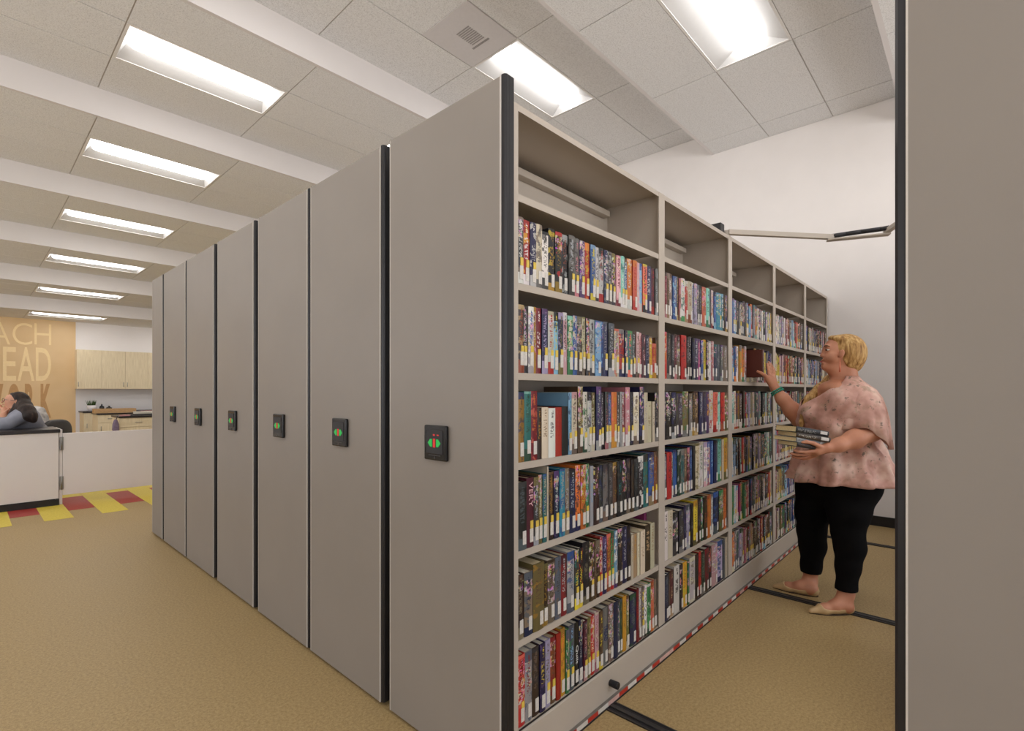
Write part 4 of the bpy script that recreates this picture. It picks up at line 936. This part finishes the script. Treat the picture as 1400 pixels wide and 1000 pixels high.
base_unit(1.79, 3.4, 12.82, .62, .862, 4, 'maple work island with black top, farther one, a wooden tray on it', '')
base_unit(1.80, 3.4, 10.80, .62, .872, 3, 'maple work island with black top, nearer one, covered with papers', '')
# plant, bottles
p = thing('potted_plant', 'small green plant in a white pot on the far counter', 'plant', (1.90, 14.35, .862))
MB().lathe([(.0, 0), (.07, 0), (.085, .13), (.078, .13), (.07, .11), (0, .11)], n=20).build('pot', M['counter_white'], p)
lf = MB(); rr = random.Random(2)
for i in range(60):
    a = rr.uniform(0, 6.28); r = rr.uniform(.01, .06); l = rr.uniform(.09, .15); q = .05*rr.random()
    lf.cyl((r*math.cos(a), r*math.sin(a), .10), ((r+q)*math.cos(a), (r+q)*math.sin(a), .10+l), .007, .0015, 5)
lf.build('leaves', M['leaf'], p)
for i, (x, r, h, lab) in enumerate(((2.07, .045, .15, 'dark bottle beside the potted plant on the far counter'), (2.20, .055, .11, 'squat dark bottle right of the taller one on the far counter'))):
    o = thing('bottle', lab, 'bottle', (x, 14.33, .862))
    MB().lathe([(0, 0), (r, 0), (r, h*.65), (r*.35, h*.8), (r*.3, h), (0, h)], n=16).build('body', M['gloss_black'], o)
    MB().cyl((0, 0, h), (0, 0, h+.035), .014, n=12).build('cap', M['counter_white'], o)
tr = thing('wooden_tray', 'long open wooden tray standing on the farther work island', 'tray', (1.80, 12.86, .862))
MB().box(-.05, .62, 0, .30, 0, .012).build('base', M['oak'], tr)
for a in ((-.05, .62, 0, .012), (-.05, .62, .288, .30), (-.05, -.038, .012, .288), (.608, .62, .012, .288)): MB().box(*a, .012, .085).build('side', M['oak'], tr)
M['pink_paper'] = plain('pink_paper', (206, 150, 150), .7); M['lime_paper'] = plain('lime_paper', (206, 212, 120), .7); M['lav_cloth'] = plain('lavender_cloth', (120, 104, 124), .85, var=.2)
items = [('folder', 'pink folder lying on the farther work island', 'folder', (2.58, 12.95, .862), (.36, .26, .022), 'pink_paper', .1),
 ('paper_stack', 'white paper stack on the farther work island', 'paper', (2.98, 12.92, .862), (.28, .22, .035), 'paper_white', -.1),
 ('laptop', 'closed dark laptop on the nearer work island', 'laptop', (1.98, 10.92, .872), (.42, .30, .022), 'dark_grey', .05),
 ('paper_stack', 'lime green paper stack on the nearer work island', 'paper', (2.50, 10.86, .872), (.30, .22, .05), 'lime_paper', .08),
 ('folder', 'pink folder at the near left corner of the nearer work island', 'folder', (1.83, 10.82, .872), (.12, .20, .018), 'pink_paper', .0),
 ('paper_stack', 'white paper stack behind the laptop on the nearer work island', 'paper', (2.10, 11.26, .872), (.30, .14, .06), 'paper_white', .0),
 ('box', 'low dark box at the back of the nearer work island', 'box', (2.50, 11.16, .872), (.34, .2, .09), 'dark_grey', .0)]
for nm, lab, cat, loc, sz, m, rz in items:
    mb = MB()
    if nm == 'laptop': mb.box(0, sz[0], 0, sz[1], 0, .010).box(0, sz[0], 0, sz[1], .012, .022).box(.05, sz[0]-.05, sz[1]-.02, sz[1]-.005, .009, .013)
    elif nm == 'box': mb.box(0, sz[0], 0, sz[1], 0, sz[2]*.7).box(-.006, sz[0]+.006, -.006, sz[1]+.006, sz[2]*.7, sz[2])
    else:
        k = max(2, int(sz[2]/.009)); rq = random.Random(len(lab))
        for i in range(k):
            dx, dy = rq.uniform(-.008, .008), rq.uniform(-.006, .006); mb.box(dx, sz[0]+dx, dy, sz[1]+dy, i*sz[2]/k, (i+.92)*sz[2]/k)
    tag(mb.build(nm, M[m], None, loc, (0, 0, rz), bevel=.001), lab, cat)
bag = thing('cloth_bag', 'lavender cloth bag hanging at the corner of the nearer work island', 'bag', (1.74, 10.76, .60))
MB().lathe([(0, 0), (.035, .005), (.05, .05), (.045, .14), (.028, .20), (.020, .22)], n=14).build('sack', M['lav_cloth'], bag)
MB().cyl((0, 0, .21), (.03, .02, .275), .006, n=8).build('strap', M['black'], bag)

def sitter():
    global FW, RT
    basis(20)
    P = lambda x, y, d=5.95: at(x, y, d)
    O = P(34, 560)*np.array([1, 1, 0]); root = thing('person', 'seated woman in grey sweatshirt with long dark hair, chin in her hand behind the counter', 'person', tuple(O)); o = O
    lo = O+np.array([-.75, -.75, -.01]); hi = O+np.array([.75, .75, 1.45]); lo[2] = -.01
    H = 5.95
    b = SDF(lo, hi, .009)
    b.ell(P(23.5, 547.2), (.084, .074, .086), .02).ell(P(15.5, 549), (.058, .058, .074), .02).cone(P(14, 543.8), .038, P(13, 546.5), .038, .02)
    b.cone(P(6.8, 546.8), .009, P(2.6, 550.2), .0125, .008).cone(P(11, 555), .030, P(8, 556.4), .019, .02).ell(P(5.6, 553.1), (.011, .020, .009), .006)
    for s_ in (-1, 1): b.ell(P(7.2, 547.4, H+s_*.030), (.013, .014, .008), .006, 'sub')
    b.ell(P(22.3, 549.8, H-.080), (.018, .014, .029), .006)
    b.cone(P(20, 557), .052, P(30, 566), .06, .04)
    b.cone(P(30, 568, H-.14), .06, P(36, 568, H+.14), .06, .04).cone(P(34, 572), .13, P(42, 597, 6.4), .15, .08)
    hip = P(44, 600, 6.55)*np.array([1, 1, 0])
    for s_ in (-1, 1):
        h0 = hip+RT*.09*s_+UP*.56; kn = h0+FW*.42+UP*-.02; an = kn*np.array([1, 1, 0])+UP*.09-FW*.04
        b.cone(h0, .10, kn, .07, .05).cone(kn, .065, an, .04, .03).cone(an-UP*.045, .038, an+FW*.15-UP*.055, .03, .03)
    # near arm: elbow on the counter, hand under the chin
    b.chain([(P(29, 568, H-.17), .055), (P(12, 580, 5.72), .048), (P(2, 582, 5.68), .042), (P(3, 572, 5.80), .032), (P(6, 564, 5.88), .026)], .03)
    b.cone(P(6, 563, 5.88), .028, P(5, 559.5, 5.89), .028, .02)
    for i, q in enumerate((-2.5, -.8, .9, 2.6)): b.chain([(P(2.5+q*.6, 560, 5.88+.012*i), .012), (P(.5+q*.5, 557, 5.87+.012*i), .011), (P(.5+q*.4, 554.5, 5.87+.012*i), .009)], .006)
    b.chain([(P(8, 563, 5.86), .013), (P(11, 560.5, 5.86), .011), (P(13, 558.5, 5.87), .009)], .006)
    b.chain([(P(34, 568, H+.17), .055), (P(16, 579, 6.02), .048), (P(-8, 582, 5.95), .036), (P(-16, 583.5, 5.88), .03)], .03)
    sdf_obj(b, 'body', M['skin2'], root, 1, o)
    t = SDF(lo, hi, .010)
    t.cone(P(29, 569, H-.14), .070, P(35, 569, H+.14), .070, .04).cone(P(33, 574), .150, P(42, 600, 6.4), .185, .08).ell(P(40, 594, 6.3), (.20, .20, .13), .06)
    t.chain([(P(28, 570, H-.17), .070), (P(12, 579, 5.72), .064), (P(2, 581.5, 5.68), .054), (P(2.5, 575, 5.78), .044)], .04).chain([(P(34, 568, H+.17), .074), (P(16, 578, 6.02), .062), (P(-6, 581.5, 5.98), .05)], .04)
    t.clip((0, 0, -1), (0, 0, .52)); sdf_obj(t, 'sweatshirt', M['sweat'], root, 2, o)
    l = SDF(lo, hi, .010)
    for s_ in (-1, 1):
        h0 = hip+RT*.09*s_+UP*.56; kn = h0+FW*.42+UP*-.02; an = kn*np.array([1, 1, 0])+UP*.09-FW*.04
        l.cone(h0, .115, kn, .085, .05).cone(kn, .08, an, .055, .03)
    l.clip((0, 0, -1), (0, 0, .08)); sdf_obj(l, 'trousers', M['legging'], root, 1, o)
    h = SDF(lo, hi, .008)
    h.ell(P(26, 547.2), (.094, .092, .100), .03).clip(FW*.88-UP*.47, P(18.5, 544.5))
    h.ell(P(20, 539.4), (.040, .060, .018), .015, pitch=.2)
    h.ell(P(22.0, 550, H-.100), (.024, .05, .032), .01, 'sub')
    h.cone(P(33, 541.8), .026, P(37.5, 542.6), .014, .012)
    h.chain([(P(31.5, 549), .060), (P(33.5, 556, H-.05), .068), (P(37, 563, H-.12), .072), (P(42, 569.5, H-.15), .058), (P(46, 575, H-.15), .030)], .04)
    h.chain([(P(24, 556, H-.04), .045), (P(18.5, 563, H-.09), .030), (P(12, 567, H-.10), .016)], .03)
    sdf_obj(h, 'hair', M['dark_hair'], root, 2, o)
    for s_ in (-1, 1):
        MB().ball(tuple(P(8.6, 547.5, H+s_*.029)-O), (.011, .011, .008), 12).build('eye', M['eye_white'], root); MB().ball(tuple(P(7.3, 547.4, H+s_*.030)-O), (.0055, .006, .006), 10).build('iris', M['iris'], root)
    gl = MB()
    for s_ in (-1, 1):
        cc = P(4.4, 547.2, H+s_*.036)-O; n = 14; e3 = RT*.9+FW*(-.35*s_)
        pts = [cc+e3*.025*math.cos(2*math.pi*i/n)+UP*.019*math.sin(2*math.pi*i/n) for i in range(n+1)]
        for a, b2 in zip(pts, pts[1:]): gl.cyl(a, b2, .0022, n=6)
        gl.cyl(P(6.2, 546.6, H+s_*.060)-O, P(22, 548, H+s_*.092)-O, .0024, n=6)
    gl.build('glasses', M['glass_frame'], root)
    MB().ball(tuple(P(4.2, 553.2)-O), (.007, .017, .006), 10).build('lips', M['lip'], root)
    # her chair and the jacket over its back
    cp = hip; cb = hip-FW*.27
    ch = thing('office_chair', 'dark grey padded chair under the seated woman behind the counter', 'chair', tuple(cp)); az = math.atan2(FW[1], FW[0])
    ch.rotation_euler = (0, 0, az-math.radians(42))
    MB().box(-.23, .23, -.23, .23, .385, .445).build('seat', M['dark_grey'], ch, bevel=.03)
    s2 = SDF((-.42, -.3, .5), (-.2, .3, .95), .012)
    gg = np.meshgrid(*s2.ax, indexing='ij'); s2.f = (((np.abs(gg[0]+.31)/.05)**3+(np.abs(gg[1])/.22)**3+(np.abs(gg[2]-.735)/.20)**3)**(1/3)-1)*.05; s2.f = s2.f.astype(np.float32)
    sdf_obj(s2, 'backrest', M['dark_grey'], ch, 1)
    MB().box(-.36, -.28, -.03, .03, .40, .60).build('back_bracket', M['black'], ch)
    MB().cyl((0, 0, .10), (0, 0, .39), .028, n=14).build('gas_column', M['black'], ch)
    for i in range(5):
        a = 2*math.pi*i/5; l_ = MB().cyl((0, 0, .10), (.28*math.cos(a), .28*math.sin(a), .065), .022, .014, 10).build('leg', M['black'], ch)
        MB().cyl((.28*math.cos(a)-.012*math.sin(a), .28*math.sin(a)+.012*math.cos(a), .028), (.28*math.cos(a)+.012*math.sin(a), .28*math.sin(a)-.012*math.cos(a), .028), .028, n=14).build('caster', M['black'], l_)
    j = SDF(P(54, 580, 6.5)-.42, P(54, 580, 6.5)+.42, .010)
    j.chain([(P(49, 560, 6.5), .045), (P(54, 563, 6.5), .055), (P(57, 571, 6.5), .06), (P(60, 580, 6.5), .06), (P(60, 596, 6.5), .06), (P(58, 622, 6.5), .05)], .03).cone(P(53, 570, 6.43), .05, P(55, 590, 6.41), .06, .03)
    jk = sdf_obj(j, 'jacket', plain('patterned_pale_jacket', (176, 172, 168), .8, var=.45, scale=14), None, 1)
    tag(jk, 'pale patterned jacket hung behind the seated woman', 'jacket')
sitter()
# ---------------------------------------------------------------- view
w = bpy.data.worlds.new('world'); SC.world = w; w.use_nodes = True
nt = w.node_tree; tc = nt.nodes.new('ShaderNodeTexCoord'); sx = nt.nodes.new('ShaderNodeSeparateXYZ'); rp = nt.nodes.new('ShaderNodeValToRGB')
nt.links.new(tc.outputs['Generated'], sx.inputs[0]); mp = nt.nodes.new('ShaderNodeMapRange'); mp.inputs['From Min'].default_value = -1
nt.links.new(sx.outputs['Z'], mp.inputs['Value']); nt.links.new(mp.outputs[0], rp.inputs[0])
rp.color_ramp.elements[0].position = .49; rp.color_ramp.elements[0].color = (1, .97, .95, 1)       # lower half made brighter to throw added light up at the ceiling
rp.color_ramp.elements[1].position = .51; rp.color_ramp.elements[1].color = (.42, .44, .48, 1)     # upper half set dimmer so less added light falls on the floor
nt.links.new(rp.outputs[0], nt.nodes['Background'].inputs[0]); nt.nodes['Background'].inputs[1].default_value = WORLD
SC.view_settings.view_transform = 'Standard'; SC.view_settings.look = 'None'; SC.view_settings.gamma = 1; SC.view_settings.use_curve_mapping = False
SC.view_settings.exposure = 0.03
SC.cycles.use_denoising = True; SC.cycles.max_bounces = 8; SC.cycles.diffuse_bounces = 5
